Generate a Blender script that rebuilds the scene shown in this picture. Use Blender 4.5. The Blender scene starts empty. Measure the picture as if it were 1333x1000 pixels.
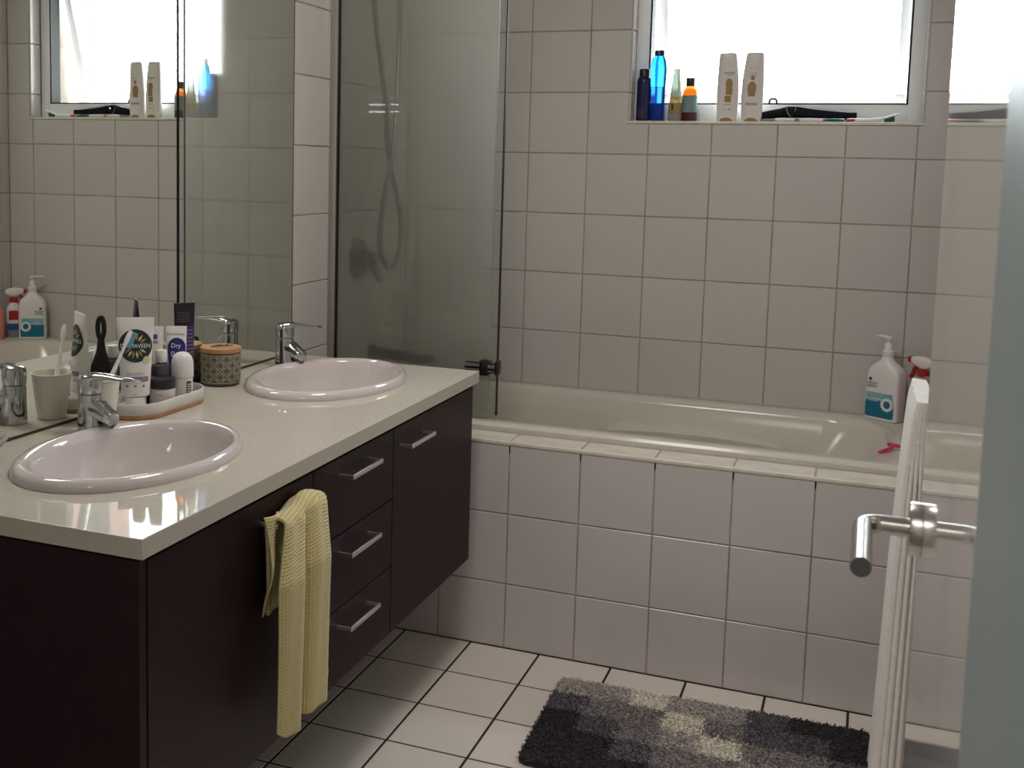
import bpy, bmesh, math, random
from mathutils import Vector, Matrix
random.seed(7)
PI = math.pi
SC = bpy.context.scene
COL = SC.collection

# ---------------------------------------------------------------- camera, sky, lights, exposure
cam_d = bpy.data.cameras.new('camera')
cam = bpy.data.objects.new('camera', cam_d)
COL.objects.link(cam)
cam.location = (1.0879, -3.7015, 1.3514)
cam.rotation_euler = (1.4649, -0.0216, 0.3805)
cam_d.sensor_width = 36.0
cam_d.lens = 1473.9 * 36 / 1333
cam_d.shift_x = (666.5 - 546.76) / 1333
cam_d.shift_y = (368.95 - 500) / 1333
cam_d.clip_start = 0.02
cam_d.dof.use_dof = True
cam_d.dof.focus_distance = 2.5
cam_d.dof.aperture_fstop = 13.0
SC.camera = cam

world = bpy.data.worlds.new('sky')
SC.world = world
world.use_nodes = True
wn = world.node_tree.nodes; wl = world.node_tree.links
bg = wn['Background']
tc = wn.new('ShaderNodeTexCoord'); sep = wn.new('ShaderNodeSeparateXYZ'); rmp = wn.new('ShaderNodeValToRGB')
wl.new(tc.outputs['Generated'], sep.inputs[0]); wl.new(sep.outputs['Z'], rmp.inputs[0])
rmp.color_ramp.elements[0].position = 0.0; rmp.color_ramp.elements[0].color = (0.30, 0.29, 0.27, 1)   # ground below the horizon
rmp.color_ramp.elements[1].position = 0.03; rmp.color_ramp.elements[1].color = (0.90, 0.955, 1.0, 1)
wl.new(rmp.outputs['Color'], bg.inputs['Color'])
bg.inputs['Strength'].default_value = 12.5

def area(name, loc, rot, sx, sy, energy, color):
    d = bpy.data.lights.new(name, 'AREA'); d.shape = 'RECTANGLE'; d.size = sx; d.size_y = sy
    d.energy = energy; d.color = color
    o = bpy.data.objects.new(name, d); COL.objects.link(o); o.location = loc; o.rotation_euler = rot
    return o
pt = area('window_portal', (0.775, 0.30, 1.80), (-PI/2, 0, 0), 0.86, 0.62, 1, (1, 1, 1))
pt.data.cycles.is_portal = True
# added fill light in the hall behind the camera, unseen, below the ceiling
area('hall_fill', (0.55, -4.25, 2.36), (0, 0, 0), 0.9, 0.9, 12, (1.0, 0.93, 0.86))
# the bathroom's own soft ceiling light
area('bathroom_lamp', (0.40, -1.55, 2.39), (0, 0, 0), 0.45, 0.45, 9.0, (1.0, 0.95, 0.89))

vs = SC.view_settings
SC.display_settings.display_device = 'sRGB'
vs.view_transform = 'Standard'; vs.look = 'None'; vs.exposure = 0.66; vs.gamma = 1.0; vs.use_curve_mapping = False
SC.cycles.use_denoising = True
SC.cycles.max_bounces = 14; SC.cycles.diffuse_bounces = 8; SC.cycles.glossy_bounces = 6
SC.cycles.transparent_max_bounces = 16; SC.cycles.transmission_bounces = 8
SC.cycles.caustics_reflective = True; SC.cycles.blur_glossy = 0.6; SC.cycles.caustics_refractive = True
SC.cycles.sample_clamp_indirect = 6.0

# ---------------------------------------------------------------- materials
def lin(c):
    return tuple((x / 12.92 if x <= 0.04045 else ((x + 0.055) / 1.055) ** 2.4) for x in c)
def rgb(r, g, b):
    return lin((r / 255, g / 255, b / 255))

def mat(name, col, rough=0.5, metal=0.0, spec=0.5, coat=0.0, trans=0.0, ior=1.45, bump=0.0, bscale=80.0,
        vary=0.0, vscale=6.0, vcol=None, tile_vary=0.0, sheen=0.0, alpha=1.0, sss=0.0):
    m = bpy.data.materials.new(name); m.use_nodes = True
    n = m.node_tree.nodes; l = m.node_tree.links
    b = n['Principled BSDF']
    b.inputs['Base Color'].default_value = (*col, 1); b.inputs['Roughness'].default_value = rough
    b.inputs['Metallic'].default_value = metal; b.inputs['Specular IOR Level'].default_value = spec
    b.inputs['Coat Weight'].default_value = coat; b.inputs['Coat Roughness'].default_value = 0.05
    b.inputs['Transmission Weight'].default_value = trans; b.inputs['IOR'].default_value = ior
    b.inputs['Sheen Weight'].default_value = sheen; b.inputs['Alpha'].default_value = alpha
    if sss:
        b.inputs['Subsurface Weight'].default_value = sss; b.inputs['Subsurface Radius'].default_value = (.02, .02, .02)
    src = None
    if vary or bump or tile_vary:
        t = n.new('ShaderNodeTexCoord')
    if vary:
        nz = n.new('ShaderNodeTexNoise'); nz.inputs['Scale'].default_value = vscale; nz.inputs['Detail'].default_value = 5
        l.new(t.outputs['Object'], nz.inputs['Vector'])
        mx = n.new('ShaderNodeMix'); mx.data_type = 'RGBA'
        c2 = vcol if vcol else tuple(max(0, c * (1 - vary)) for c in col)
        mx.inputs[6].default_value = (*col, 1); mx.inputs[7].default_value = (*c2, 1)
        rr = n.new('ShaderNodeMapRange'); rr.inputs[1].default_value = 0.35; rr.inputs[2].default_value = 0.7
        l.new(nz.outputs['Fac'], rr.inputs[0]); l.new(rr.outputs[0], mx.inputs[0])
        src = mx.outputs[2]
    if tile_vary:
        oi = n.new('ShaderNodeObjectInfo'); hs = n.new('ShaderNodeHueSaturation')
        mr = n.new('ShaderNodeMapRange'); mr.inputs[3].default_value = 1 - tile_vary; mr.inputs[4].default_value = 1 + tile_vary
        l.new(oi.outputs['Random'], mr.inputs[0]); l.new(mr.outputs[0], hs.inputs['Value'])
        if src: l.new(src, hs.inputs['Color'])
        else: hs.inputs['Color'].default_value = (*col, 1)
        src = hs.outputs['Color']
    if src: l.new(src, b.inputs['Base Color'])
    if bump:
        nb = n.new('ShaderNodeTexNoise'); nb.inputs['Scale'].default_value = bscale; nb.inputs['Detail'].default_value = 3
        l.new(t.outputs['Object'], nb.inputs['Vector'])
        bp = n.new('ShaderNodeBump'); bp.inputs['Strength'].default_value = bump; bp.inputs['Distance'].default_value = 0.002
        l.new(nb.outputs['Fac'], bp.inputs['Height']); l.new(bp.outputs['Normal'], b.inputs['Normal'])
    return m

M = {}
M['wall_tile'] = mat('wall_tile', (0.555, 0.530, 0.507), 0.22, bump=0.10, bscale=14, vary=0.05, vscale=3, tile_vary=0.025)
M['hob_tile'] = mat('hob_tile', (0.595, 0.55, 0.552), 0.22, bump=0.10, bscale=14, vary=0.05, vscale=3, tile_vary=0.02)
M['floor_tile'] = mat('floor_tile', (0.72, 0.66, 0.60), 0.30, bump=0.08, bscale=30, vary=0.06, vscale=4, tile_vary=0.03)
M['deck_tile'] = mat('deck_tile', (0.66, 0.61, 0.54), 0.3, vary=0.22, vscale=9, tile_vary=0.02)
M['wall_grout'] = mat('wall_grout', (0.40, 0.36, 0.32), 0.9, vary=0.4, vscale=12)
M['floor_grout'] = mat('floor_grout', (0.035, 0.024, 0.018), 0.95, vary=0.3, vscale=15)
M['paint'] = mat('paint', (0.62, 0.61, 0.58), 0.7, bump=0.05, bscale=200)
M['ceiling'] = mat('ceiling_paint', (0.72, 0.71, 0.69), 0.8)
M['carpet'] = mat('hall_carpet', (0.25, 0.22, 0.19), 0.95, bump=0.4, bscale=300)
M['gloss_white'] = mat('gloss_white_paint', (0.66, 0.65, 0.62), 0.05, coat=0.3)
M['jamb'] = mat('jamb_paint', (0.27, 0.33, 0.335), 0.45)
M['trim'] = mat('trim_white', (0.72, 0.67, 0.58), 0.35, vary=0.15, vscale=25)
M['acrylic'] = mat('bath_acrylic', (0.59, 0.555, 0.485), 0.16)
M['ceramic'] = mat('ceramic', (0.60, 0.545, 0.535), 0.08, coat=0.6)
M['cabinet'] = mat('dark_laminate', (0.022, 0.0080, 0.0115), 0.42, spec=0.2, bump=0.03, bscale=300, vary=0.2, vscale=20)
M['cabinet_in'] = mat('dark_gap', (0.006, 0.005, 0.005), 0.8)
M['chrome'] = mat('chrome', (0.55, 0.56, 0.58), 0.07, metal=1.0)
M['dark_chrome'] = mat('dull_chrome', (0.20, 0.21, 0.21), 0.25, metal=1.0)
M['steel'] = mat('brushed_steel', (0.52, 0.50, 0.48), 0.26, metal=1.0, bump=0.05, bscale=400)
M['alu'] = mat('satin_aluminium', (0.42, 0.39, 0.36), 0.4, metal=0.5)
M['pull'] = mat('handle_aluminium', (0.82, 0.82, 0.86), 0.3, metal=1.0)
M['frame'] = mat('window_frame_paint', (0.80, 0.83, 0.84), 0.35)
M['black'] = mat('black_plastic', (0.012, 0.011, 0.012), 0.35)
M['black_rubber'] = mat('black_rubber', (0.01, 0.012, 0.014), 0.6)
M['white_plastic'] = mat('white_plastic', (0.74, 0.71, 0.70), 0.3)
M['cream_plastic'] = mat('pearl_plastic', (0.70, 0.66, 0.63), 0.28, sss=0.15)
M['gold'] = mat('gold_print', (0.30, 0.20, 0.055), 0.4)
M['gold2'] = mat('amber_print', (0.36, 0.20, 0.10), 0.4)
M['ink'] = mat('black_ink', (0.02, 0.02, 0.02), 0.5)
M['grey_ink'] = mat('grey_ink', (0.18, 0.17, 0.17), 0.5)
M['white_ink'] = mat('white_ink', (0.8, 0.8, 0.78), 0.5)
M['green_dark'] = mat('dark_green_print', (0.012, 0.035, 0.022), 0.4)
M['ochre'] = mat('ochre_print', (0.42, 0.22, 0.08), 0.5)
M['cream_ink'] = mat('cream_print', (0.62, 0.55, 0.38), 0.5)
M['lavender'] = mat('lavender_print', (0.26, 0.20, 0.33), 0.5)
M['navy_print'] = mat('navy_print', (0.018, 0.02, 0.14), 0.4)
M['blue_print'] = mat('blue_print', (0.03, 0.08, 0.30), 0.4)
M['purple_black'] = mat('purple_black_plastic', (0.010, 0.006, 0.017), 0.35)
M['purple_label'] = mat('purple_print', (0.045, 0.022, 0.10), 0.45)
M['plum_lid'] = mat('plum_lid', (0.020, 0.014, 0.024), 0.3)
M['pink_jar'] = mat('pale_pink_jar', (0.58, 0.50, 0.52), 0.35)
M['smoke'] = mat('smoky_plastic', (0.13, 0.10, 0.13), 0.15, trans=0.4)
M['bamboo'] = mat('bamboo', (0.42, 0.22, 0.09), 0.5, vary=0.25, vscale=40)
M['tray'] = mat('tray_enamel', (0.62, 0.60, 0.56), 0.35)
M['wood_lid'] = mat('beech_lid', (0.46, 0.25, 0.12), 0.55, vary=0.2, vscale=60)
M['jar_grey'] = mat('taupe_stoneware', (0.115, 0.098, 0.075), 0.6)
M['jar_line'] = mat('cream_line', (0.52, 0.47, 0.36), 0.6)
M['cup'] = mat('cup_plastic', (0.74, 0.72, 0.64), 0.3, sss=0.3)
M['tb_green'] = mat('toothbrush_green', (0.07, 0.38, 0.06), 0.4)
M['tb_dkgreen'] = mat('toothbrush_dark_green', (0.0, 0.10, 0.06), 0.4)
M['tb_red'] = mat('toothbrush_red', (0.45, 0.03, 0.03), 0.4)
M['tb_blue'] = mat('bristle_blue', (0.10, 0.28, 0.42), 0.7)
M['navy_bottle'] = mat('navy_bottle', (0.010, 0.010, 0.06), 0.25)
M['blue_bottle'] = mat('clear_blue_plastic', (0.01, 0.32, 0.85), 0.12, trans=0.85, ior=1.3)
M['blue_liquid'] = mat('blue_liquid', (0.01, 0.09, 0.45), 0.15, trans=0.7, ior=1.35)
M['pale_bottle'] = mat('pale_green_plastic', (0.42, 0.54, 0.44), 0.25, trans=0.25, ior=1.2)
M['honey'] = mat('honey_liquid', (0.42, 0.33, 0.14), 0.25, trans=0.3, ior=1.2)
M['amber'] = mat('amber_plastic', (0.75, 0.16, 0.01), 0.15, trans=0.8, ior=1.2)
M['teal_label'] = mat('grey_teal_label', (0.16, 0.26, 0.27), 0.5)
M['dark_red'] = mat('dark_red_base', (0.06, 0.012, 0.01), 0.3)
M['grey_plastic'] = mat('grey_plastic', (0.25, 0.25, 0.26), 0.4)
M['straightener'] = mat('dark_navy_plastic', (0.006, 0.006, 0.012), 0.5, spec=0.15)
M['pump_teal'] = mat('teal_print', (0.01, 0.15, 0.24), 0.4)
M['pump_aqua'] = mat('aqua_print', (0.14, 0.40, 0.48), 0.4)
M['red_plastic'] = mat('red_plastic', (0.42, 0.02, 0.025), 0.3)
M['pink_plastic'] = mat('salmon_pink_plastic', (0.60, 0.22, 0.19), 0.35)
M['razor_pink'] = mat('hot_pink_plastic', (0.60, 0.05, 0.13), 0.3)
M['towel_white'] = mat('white_terry', (0.80, 0.77, 0.74), 0.95, bump=1.0, bscale=420, sheen=0.3, vary=0.08, vscale=50)
M['pin'] = mat('hairpin_wire', (0.06, 0.045, 0.035), 0.4, metal=0.6)
M['brick_pink'] = mat('pink_render', (0.40, 0.27, 0.26), 0.9)
M['dark_wall'] = mat('grey_render', (0.10, 0.10, 0.11), 0.9)

# silvered mirror
m = bpy.data.materials.new('mirror_silver'); m.use_nodes = True
b = m.node_tree.nodes['Principled BSDF']
b.inputs['Base Color'].default_value = (0.86, 0.87, 0.82, 1); b.inputs['Metallic'].default_value = 1; b.inputs['Roughness'].default_value = 0.0
M['mirror'] = m
M['mirror_edge'] = mat('mirror_edge', (0.03, 0.035, 0.02), 0.3)

# engineered-stone worktop: cream with fine flecks, polished
m = mat('stone_worktop', (0.56, 0.52, 0.45), 0.03, spec=0.085)
n = m.node_tree.nodes; l = m.node_tree.links; b = n['Principled BSDF']
t = n.new('ShaderNodeTexCoord'); vo = n.new('ShaderNodeTexVoronoi'); vo.inputs['Scale'].default_value = 260
l.new(t.outputs['Object'], vo.inputs['Vector'])
r_ = n.new('ShaderNodeValToRGB'); r_.color_ramp.elements[0].color = (0.455, 0.42, 0.364, 1); r_.color_ramp.elements[1].color = (0.495, 0.458, 0.399, 1)
r_.color_ramp.elements[0].position = 0.05; r_.color_ramp.elements[1].position = 0.35
sx = n.new('ShaderNodeSeparateColor'); l.new(vo.outputs['Color'], sx.inputs[0]); l.new(sx.outputs[0], r_.inputs[0]); l.new(r_.outputs[0], b.inputs['Base Color'])
M['stone'] = m

# soap-hazed shower glass: see-through, scattering in patches, clear reflections
def haze_glass(name, haze, tint, clear, rough):
    """clear = share passing straight; haze = share scattered; the rest passes slightly blurred"""
    m = bpy.data.materials.new(name); m.use_nodes = True
    n = m.node_tree.nodes; l = m.node_tree.links
    n.remove(n['Principled BSDF']); out = n['Material Output']
    tr = n.new('ShaderNodeBsdfTransparent'); tr.inputs[0].default_value = (*tint, 1)
    rf = n.new('ShaderNodeBsdfRefraction'); rf.inputs['Color'].default_value = (*tint, 1); rf.inputs['IOR'].default_value = 1.04; rf.inputs['Roughness'].default_value = rough
    m0 = n.new('ShaderNodeMixShader'); m0.inputs[0].default_value = clear
    l.new(rf.outputs[0], m0.inputs[1]); l.new(tr.outputs[0], m0.inputs[2])
    tl = n.new('ShaderNodeBsdfTranslucent'); tl.inputs[0].default_value = (0.82, 0.85, 0.79, 1)
    df = n.new('ShaderNodeBsdfDiffuse'); df.inputs[0].default_value = (0.56, 0.54, 0.47, 1)
    m1 = n.new('ShaderNodeMixShader'); m1.inputs[0].default_value = 0.5
    l.new(tl.outputs[0], m1.inputs[1]); l.new(df.outputs[0], m1.inputs[2])
    t = n.new('ShaderNodeTexCoord'); nz = n.new('ShaderNodeTexNoise'); nz.inputs['Scale'].default_value = 5; nz.inputs['Detail'].default_value = 6
    l.new(t.outputs['Object'], nz.inputs['Vector'])
    mr = n.new('ShaderNodeMapRange'); mr.inputs[3].default_value = haze * 0.85; mr.inputs[4].default_value = haze * 1.15
    l.new(nz.outputs['Fac'], mr.inputs[0])
    m2 = n.new('ShaderNodeMixShader'); l.new(mr.outputs[0], m2.inputs[0]); l.new(m0.outputs[0], m2.inputs[1]); l.new(m1.outputs[0], m2.inputs[2])
    gl = n.new('ShaderNodeBsdfGlossy'); gl.inputs['Roughness'].default_value = 0.0
    fr = n.new('ShaderNodeFresnel'); fr.inputs[0].default_value = 1.35
    m3 = n.new('ShaderNodeMixShader'); l.new(fr.outputs[0], m3.inputs[0]); l.new(m2.outputs[0], m3.inputs[1]); l.new(gl.outputs[0], m3.inputs[2])
    l.new(m3.outputs[0], out.inputs['Surface'])
    return m
M['shower_glass'] = haze_glass('shower_glass', 0.0, (0.955, 0.972, 0.955), 1.0, 0.1)
M['soap_film'] = haze_glass('soap_film', 0.41, (0.95, 0.95, 0.92), 0.74, 0.5)
M['clear_seal'] = haze_glass('clear_seal_strip', 0.03, (0.94, 0.96, 0.95), 1.0, 0.1)
M['window_glass'] = haze_glass('window_glass', 0.015, (0.97, 0.98, 0.98), 1.0, 0.1)
M['dish_glass'] = mat('pressed_glass', (0.80, 0.78, 0.80), 0.06, trans=0.85, ior=1.4)

# waffle cloth (relief from two crossed waves in the cloth's own UV)
m = mat('yellow_waffle_cotton', (0.43, 0.37, 0.17), 0.95, sheen=0.3)
n = m.node_tree.nodes; l = m.node_tree.links; b = n['Principled BSDF']
uvn = n.new('ShaderNodeUVMap'); sp = n.new('ShaderNodeSeparateXYZ'); l.new(uvn.outputs[0], sp.inputs[0])
def sinw(sock, k):
    a = n.new('ShaderNodeMath'); a.operation = 'MULTIPLY'; a.inputs[1].default_value = k; l.new(sock, a.inputs[0])
    s = n.new('ShaderNodeMath'); s.operation = 'SINE'; l.new(a.outputs[0], s.inputs[0]); return s.outputs[0]
mxm = n.new('ShaderNodeMath'); mxm.operation = 'MAXIMUM'
l.new(sinw(sp.outputs['X'], 2 * PI / 0.0052), mxm.inputs[0]); l.new(sinw(sp.outputs['Y'], 2 * PI / 0.0062), mxm.inputs[1])
bp = n.new('ShaderNodeBump'); bp.inputs['Strength'].default_value = 0.6; bp.inputs['Distance'].default_value = 0.0015
l.new(mxm.outputs[0], bp.inputs['Height']); l.new(bp.outputs[0], b.inputs['Normal'])
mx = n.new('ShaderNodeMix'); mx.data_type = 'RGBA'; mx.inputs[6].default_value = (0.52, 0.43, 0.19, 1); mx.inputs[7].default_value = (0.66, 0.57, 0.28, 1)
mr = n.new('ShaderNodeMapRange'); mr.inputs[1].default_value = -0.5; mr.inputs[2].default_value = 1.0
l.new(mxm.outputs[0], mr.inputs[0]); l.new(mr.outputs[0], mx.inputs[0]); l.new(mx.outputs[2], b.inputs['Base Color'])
M['waffle'] = m

# bath mat pile, one per dyed block colour
for k, c in {'K': (0.034, 0.027, 0.034), 'D': (0.16, 0.145, 0.175), 'M': (0.36, 0.325, 0.325), 'G': (0.58, 0.525, 0.50), 'W': (0.93, 0.88, 0.77)}.items():
    M['pile_' + k] = mat('mat_pile_' + k, c, 0.95, vary=0.45, vscale=160, sheen=0.2)

# ---------------------------------------------------------------- mesh helpers
def mesh(name, V, F, smooth=False):
    me = bpy.data.meshes.new(name); me.from_pydata([tuple(v) for v in V], [], F); me.update()
    bm = bmesh.new(); bm.from_mesh(me); bmesh.ops.recalc_face_normals(bm, faces=bm.faces); bm.to_mesh(me); bm.free()
    if smooth:
        me.polygons.foreach_set('use_smooth', [True] * len(me.polygons))
        me.set_sharp_from_angle(angle=math.radians(38))
    return me
def obj(name, me, m=None, parent=None, loc=None, rot=None, kind=None):
    o = bpy.data.objects.new(name, me); COL.objects.link(o)
    if m is not None and not me.materials:
        me.materials.append(M[m] if isinstance(m, str) else m)
    if parent is not None: o.parent = parent
    if loc is not None: o.location = loc
    if rot is not None: o.rotation_euler = rot
    if kind: o['kind'] = kind
    return o
def thing(name, label, cat, loc=(0, 0, 0), rz=0.0, group=None, rot=None):
    o = bpy.data.objects.new(name, None); COL.objects.link(o); o.empty_display_size = 0.02
    o.location = loc; o.rotation_euler = rot if rot else (0, 0, rz)
    o['label'] = label; o['category'] = cat
    if group: o['group'] = group
    return o
def tag(o, label, cat, group=None):
    o['label'] = label; o['category'] = cat
    if group: o['group'] = group
    return o
def struct(name, me, m, parent=None):
    return obj(name, me, m, parent, kind='structure')

class G:
    """collects simple solids into one mesh"""
    def __init__(s): s.V = []; s.F = []
    def add(s, V, F):
        k = len(s.V); s.V += [tuple(v) for v in V]; s.F += [tuple(i + k for i in f) for f in F]; return s
    def box(s, x0, x1, y0, y1, z0, z1):
        V = [(x, y, z) for x in (x0, x1) for y in (y0, y1) for z in (z0, z1)]
        return s.add(V, [(0, 1, 3, 2), (4, 6, 7, 5), (0, 4, 5, 1), (2, 3, 7, 6), (0, 2, 6, 4), (1, 5, 7, 3)])
    def bbox(s, x0, x1, y0, y1, z0, z1, b=0.002, seg=2):
        bm = bmesh.new(); bmesh.ops.create_cube(bm, size=1)
        for v in bm.verts:
            v.co = Vector(((x0 + x1) / 2 + v.co.x * (x1 - x0), (y0 + y1) / 2 + v.co.y * (y1 - y0), (z0 + z1) / 2 + v.co.z * (z1 - z0)))
        bmesh.ops.bevel(bm, geom=bm.edges[:], offset=b, segments=seg, profile=0.5, affect='EDGES')
        bm.verts.index_update()
        s.add([v.co.copy() for v in bm.verts], [[v.index for v in f.verts] for f in bm.faces]); bm.free(); return s
    def loft(s, rings, cap0=True, cap1=True, closed=True):
        n = len(rings[0]); V = [p for r in rings for p in r]; F = []
        for i in range(len(rings) - 1):
            for j in range(n if closed else n - 1):
                k = (j + 1) % n
                F.append((i * n + j, i * n + k, (i + 1) * n + k, (i + 1) * n + j))
        if cap0: F.append(tuple(range(n)))
        if cap1: F.append(tuple(range((len(rings) - 1) * n, len(rings) * n)))
        return s.add(V, F)
    def lathe(s, prof, n=32, cx=0, cy=0, cap0=True, cap1=True):
        rings = [[(cx + r * math.cos(2 * PI * j / n), cy + r * math.sin(2 * PI * j / n), z) for j in range(n)] for r, z in prof]
        return s.loft(rings, cap0, cap1)
    def tube(s, pts, r, n=10, caps=True):
        pts = [Vector(p) for p in pts]; rs = r if isinstance(r, (list, tuple)) else [r] * len(pts)
        rings = []; up = None
        for i, p in enumerate(pts):
            d = (pts[min(i + 1, len(pts) - 1)] - pts[max(i - 1, 0)]).normalized()
            if up is None:
                up = Vector((0, 0, 1)) if abs(d.z) < 0.9 else Vector((1, 0, 0))
            a = d.cross(up)
            if a.length < 1e-6: a = d.cross(Vector((1, 0, 0)))
            a.normalize(); bb = a.cross(d).normalized(); up = bb
            rings.append([tuple(p + (a * math.cos(2 * PI * j / n) + bb * math.sin(2 * PI * j / n)) * rs[i]) for j in range(n)])
        return s.loft(rings, caps, caps)
    def cyl(s, p0, p1, r, n=20): return s.tube([p0, p1], r, n)
    def build(s, name, m=None, parent=None, smooth=True, **k):
        return obj(name, mesh(name, s.V, s.F, smooth), m, parent, **k)

def spline(P, per=8):
    P = [Vector(p) for p in P]; out = []
    for i in range(len(P) - 1):
        p0, p1, p2, p3 = P[max(i - 1, 0)], P[i], P[i + 1], P[min(i + 2, len(P) - 1)]
        for k in range(per):
            t = k / per
            out.append(0.5 * ((2 * p1) + (-p0 + p2) * t + (2 * p0 - 5 * p1 + 4 * p2 - p3) * t * t + (-p0 + 3 * p1 - 3 * p2 + p3) * t ** 3))
    out.append(P[-1]); return out
def superellipse(cx, cy, a, b, e, n, z):
    R = []
    for j in range(n):
        t = 2 * PI * j / n; c, s = math.cos(t), math.sin(t)
        R.append((cx + a * math.copysign(abs(c) ** (2 / e), c), cy + b * math.copysign(abs(s) ** (2 / e), s), z))
    return R
def rrect(x0, x1, y0, y1, r, n, z):
    """rounded rectangle ring, n points per corner"""
    R = []
    for cx, cy, a0 in ((x1 - r, y1 - r, 0), (x0 + r, y1 - r, PI / 2), (x0 + r, y0 + r, PI), (x1 - r, y0 + r, 1.5 * PI)):
        for j in range(n):
            a = a0 + PI / 2 * j / (n - 1); R.append((cx + r * math.cos(a), cy + r * math.sin(a), z))
    return R

# ---- flat print mapped on to surfaces: (s, z) patches -> S(s, z) points
def p_rect(s0, z0, s1, z1, ns=8, nz=4):
    V = [(s0 + (s1 - s0) * i / ns, z0 + (z1 - z0) * j / nz) for j in range(nz + 1) for i in range(ns + 1)]
    return V, [(j * (ns + 1) + i, j * (ns + 1) + i + 1, (j + 1) * (ns + 1) + i + 1, (j + 1) * (ns + 1) + i) for j in range(nz) for i in range(ns)]
def p_disc(s, z, rs, rz, n=28, rings=4, clip=None):
    V = [(s, z)]; F = []
    for k in range(1, rings + 1):
        for j in range(n):
            a = 2 * PI * j / n; x, y = s + rs * k / rings * math.cos(a), z + rz * k / rings * math.sin(a)
            if clip: y = max(clip, y)
            V.append((x, y))
    for j in range(n): F.append((0, 1 + j, 1 + (j + 1) % n))
    for k in range(rings - 1):
        for j in range(n):
            q = (j + 1) % n; F.append((1 + k * n + j, 1 + (k + 1) * n + j, 1 + (k + 1) * n + q, 1 + k * n + q))
    return V, F
def p_petal(s, z, a, r0, r1, w):
    c, q = math.cos(a), math.sin(a); P = [(r0, 0), (r0 + (r1 - r0) * .45, w), (r1, 0), (r0 + (r1 - r0) * .45, -w)]
    return [(s + x * c - y * q, z + x * q + y * c) for x, y in P], [(0, 1, 2, 3)]
def p_line(pts, w):
    V = []; F = []
    for i, (x, y) in enumerate(pts):
        x0, y0 = pts[max(i - 1, 0)]; x1, y1 = pts[min(i + 1, len(pts) - 1)]
        d = math.hypot(x1 - x0, y1 - y0) or 1; nx, ny = -(y1 - y0) / d * w / 2, (x1 - x0) / d * w / 2
        V += [(x + nx, y + ny), (x - nx, y - ny)]
        if i: k = 2 * i; F.append((k - 2, k - 1, k + 1, k))
    return V, F
_txt = {}
def p_text(body, s, z, w, h):
    """lettering centred at (s, z) inside w x h"""
    if body not in _txt:
        c = bpy.data.curves.new('lettering', 'FONT'); c.body = body; c.resolution_u = 2
        o = bpy.data.objects.new('lettering', c); COL.objects.link(o)
        dg = bpy.context.evaluated_depsgraph_get(); dg.update()
        me = bpy.data.meshes.new_from_object(o.evaluated_get(dg))
        V = [(v.co.x, v.co.y) for v in me.vertices]; F = [tuple(p.vertices) for p in me.polygons]
        bpy.data.objects.remove(o); bpy.data.curves.remove(c); bpy.data.meshes.remove(me)
        _txt[body] = (V, F)
    V, F = _txt[body]
    xs = [v[0] for v in V]; ys = [v[1] for v in V]; x0, x1, y0, y1 = min(xs), max(xs), min(ys), max(ys)
    return [(s + ((x - x0) / (x1 - x0) - .5) * w, z + ((y - y0) / (y1 - y0) - .5) * h) for x, y in V], F
def decal(name, polys, S, m, parent, label=None):
    if name == 'lettering' and len(polys) > 1:
        for q in polys: decal(name, [q], S, m, parent)
        return
    g = G()
    for V, F in polys: g.add([S(*v) for v in V], F)
    me = bpy.data.meshes.new(name); me.from_pydata(g.V, [], g.F); me.update()
    o = obj(name, me, m, parent)
    if label: o['label'] = label
    return o
def S_round(r, off=0.0006):
    """front of an upright cylinder of radius r(z): s is arc length, front faces -Y"""
    f = r if callable(r) else (lambda z: r)
    def S(s, z):
        R = f(z) + off; a = s / R
        return (R * math.sin(a), -R * math.cos(a), z)
    return S

# ---------------------------------------------------------------- tiled surfaces
_tile = {}
def tile_mesh(w, h, m, d=0.006, bev=0.0012):
    key = (round(w, 4), round(h, 4), m)
    if key not in _tile:
        x, y = w / 2, h / 2
        V = [(sx_ * a, sy_ * b_, c) for a, b_, c in ((x, y, -d), (x, y, -bev), (x - bev, y - bev, 0)) for sx_, sy_ in ((-1, -1), (1, -1), (1, 1), (-1, 1))]
        F = [(8, 9, 10, 11)] + [(i * 4 + j, i * 4 + (j + 1) % 4, i * 4 + 4 + (j + 1) % 4, i * 4 + 4 + j) for i in (0, 1) for j in range(4)]
        me = mesh('tile', V, F); me.materials.append(M[m]); _tile[key] = me
    return _tile[key]
def cuts(lo, hi, off, pitch):
    k0 = math.ceil((lo - off) / pitch - 1e-6); c = [lo]
    while off + k0 * pitch < hi - 1e-6:
        v = off + k0 * pitch
        if v > lo + 1e-6: c.append(v)
        k0 += 1
    return c + [hi]
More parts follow.
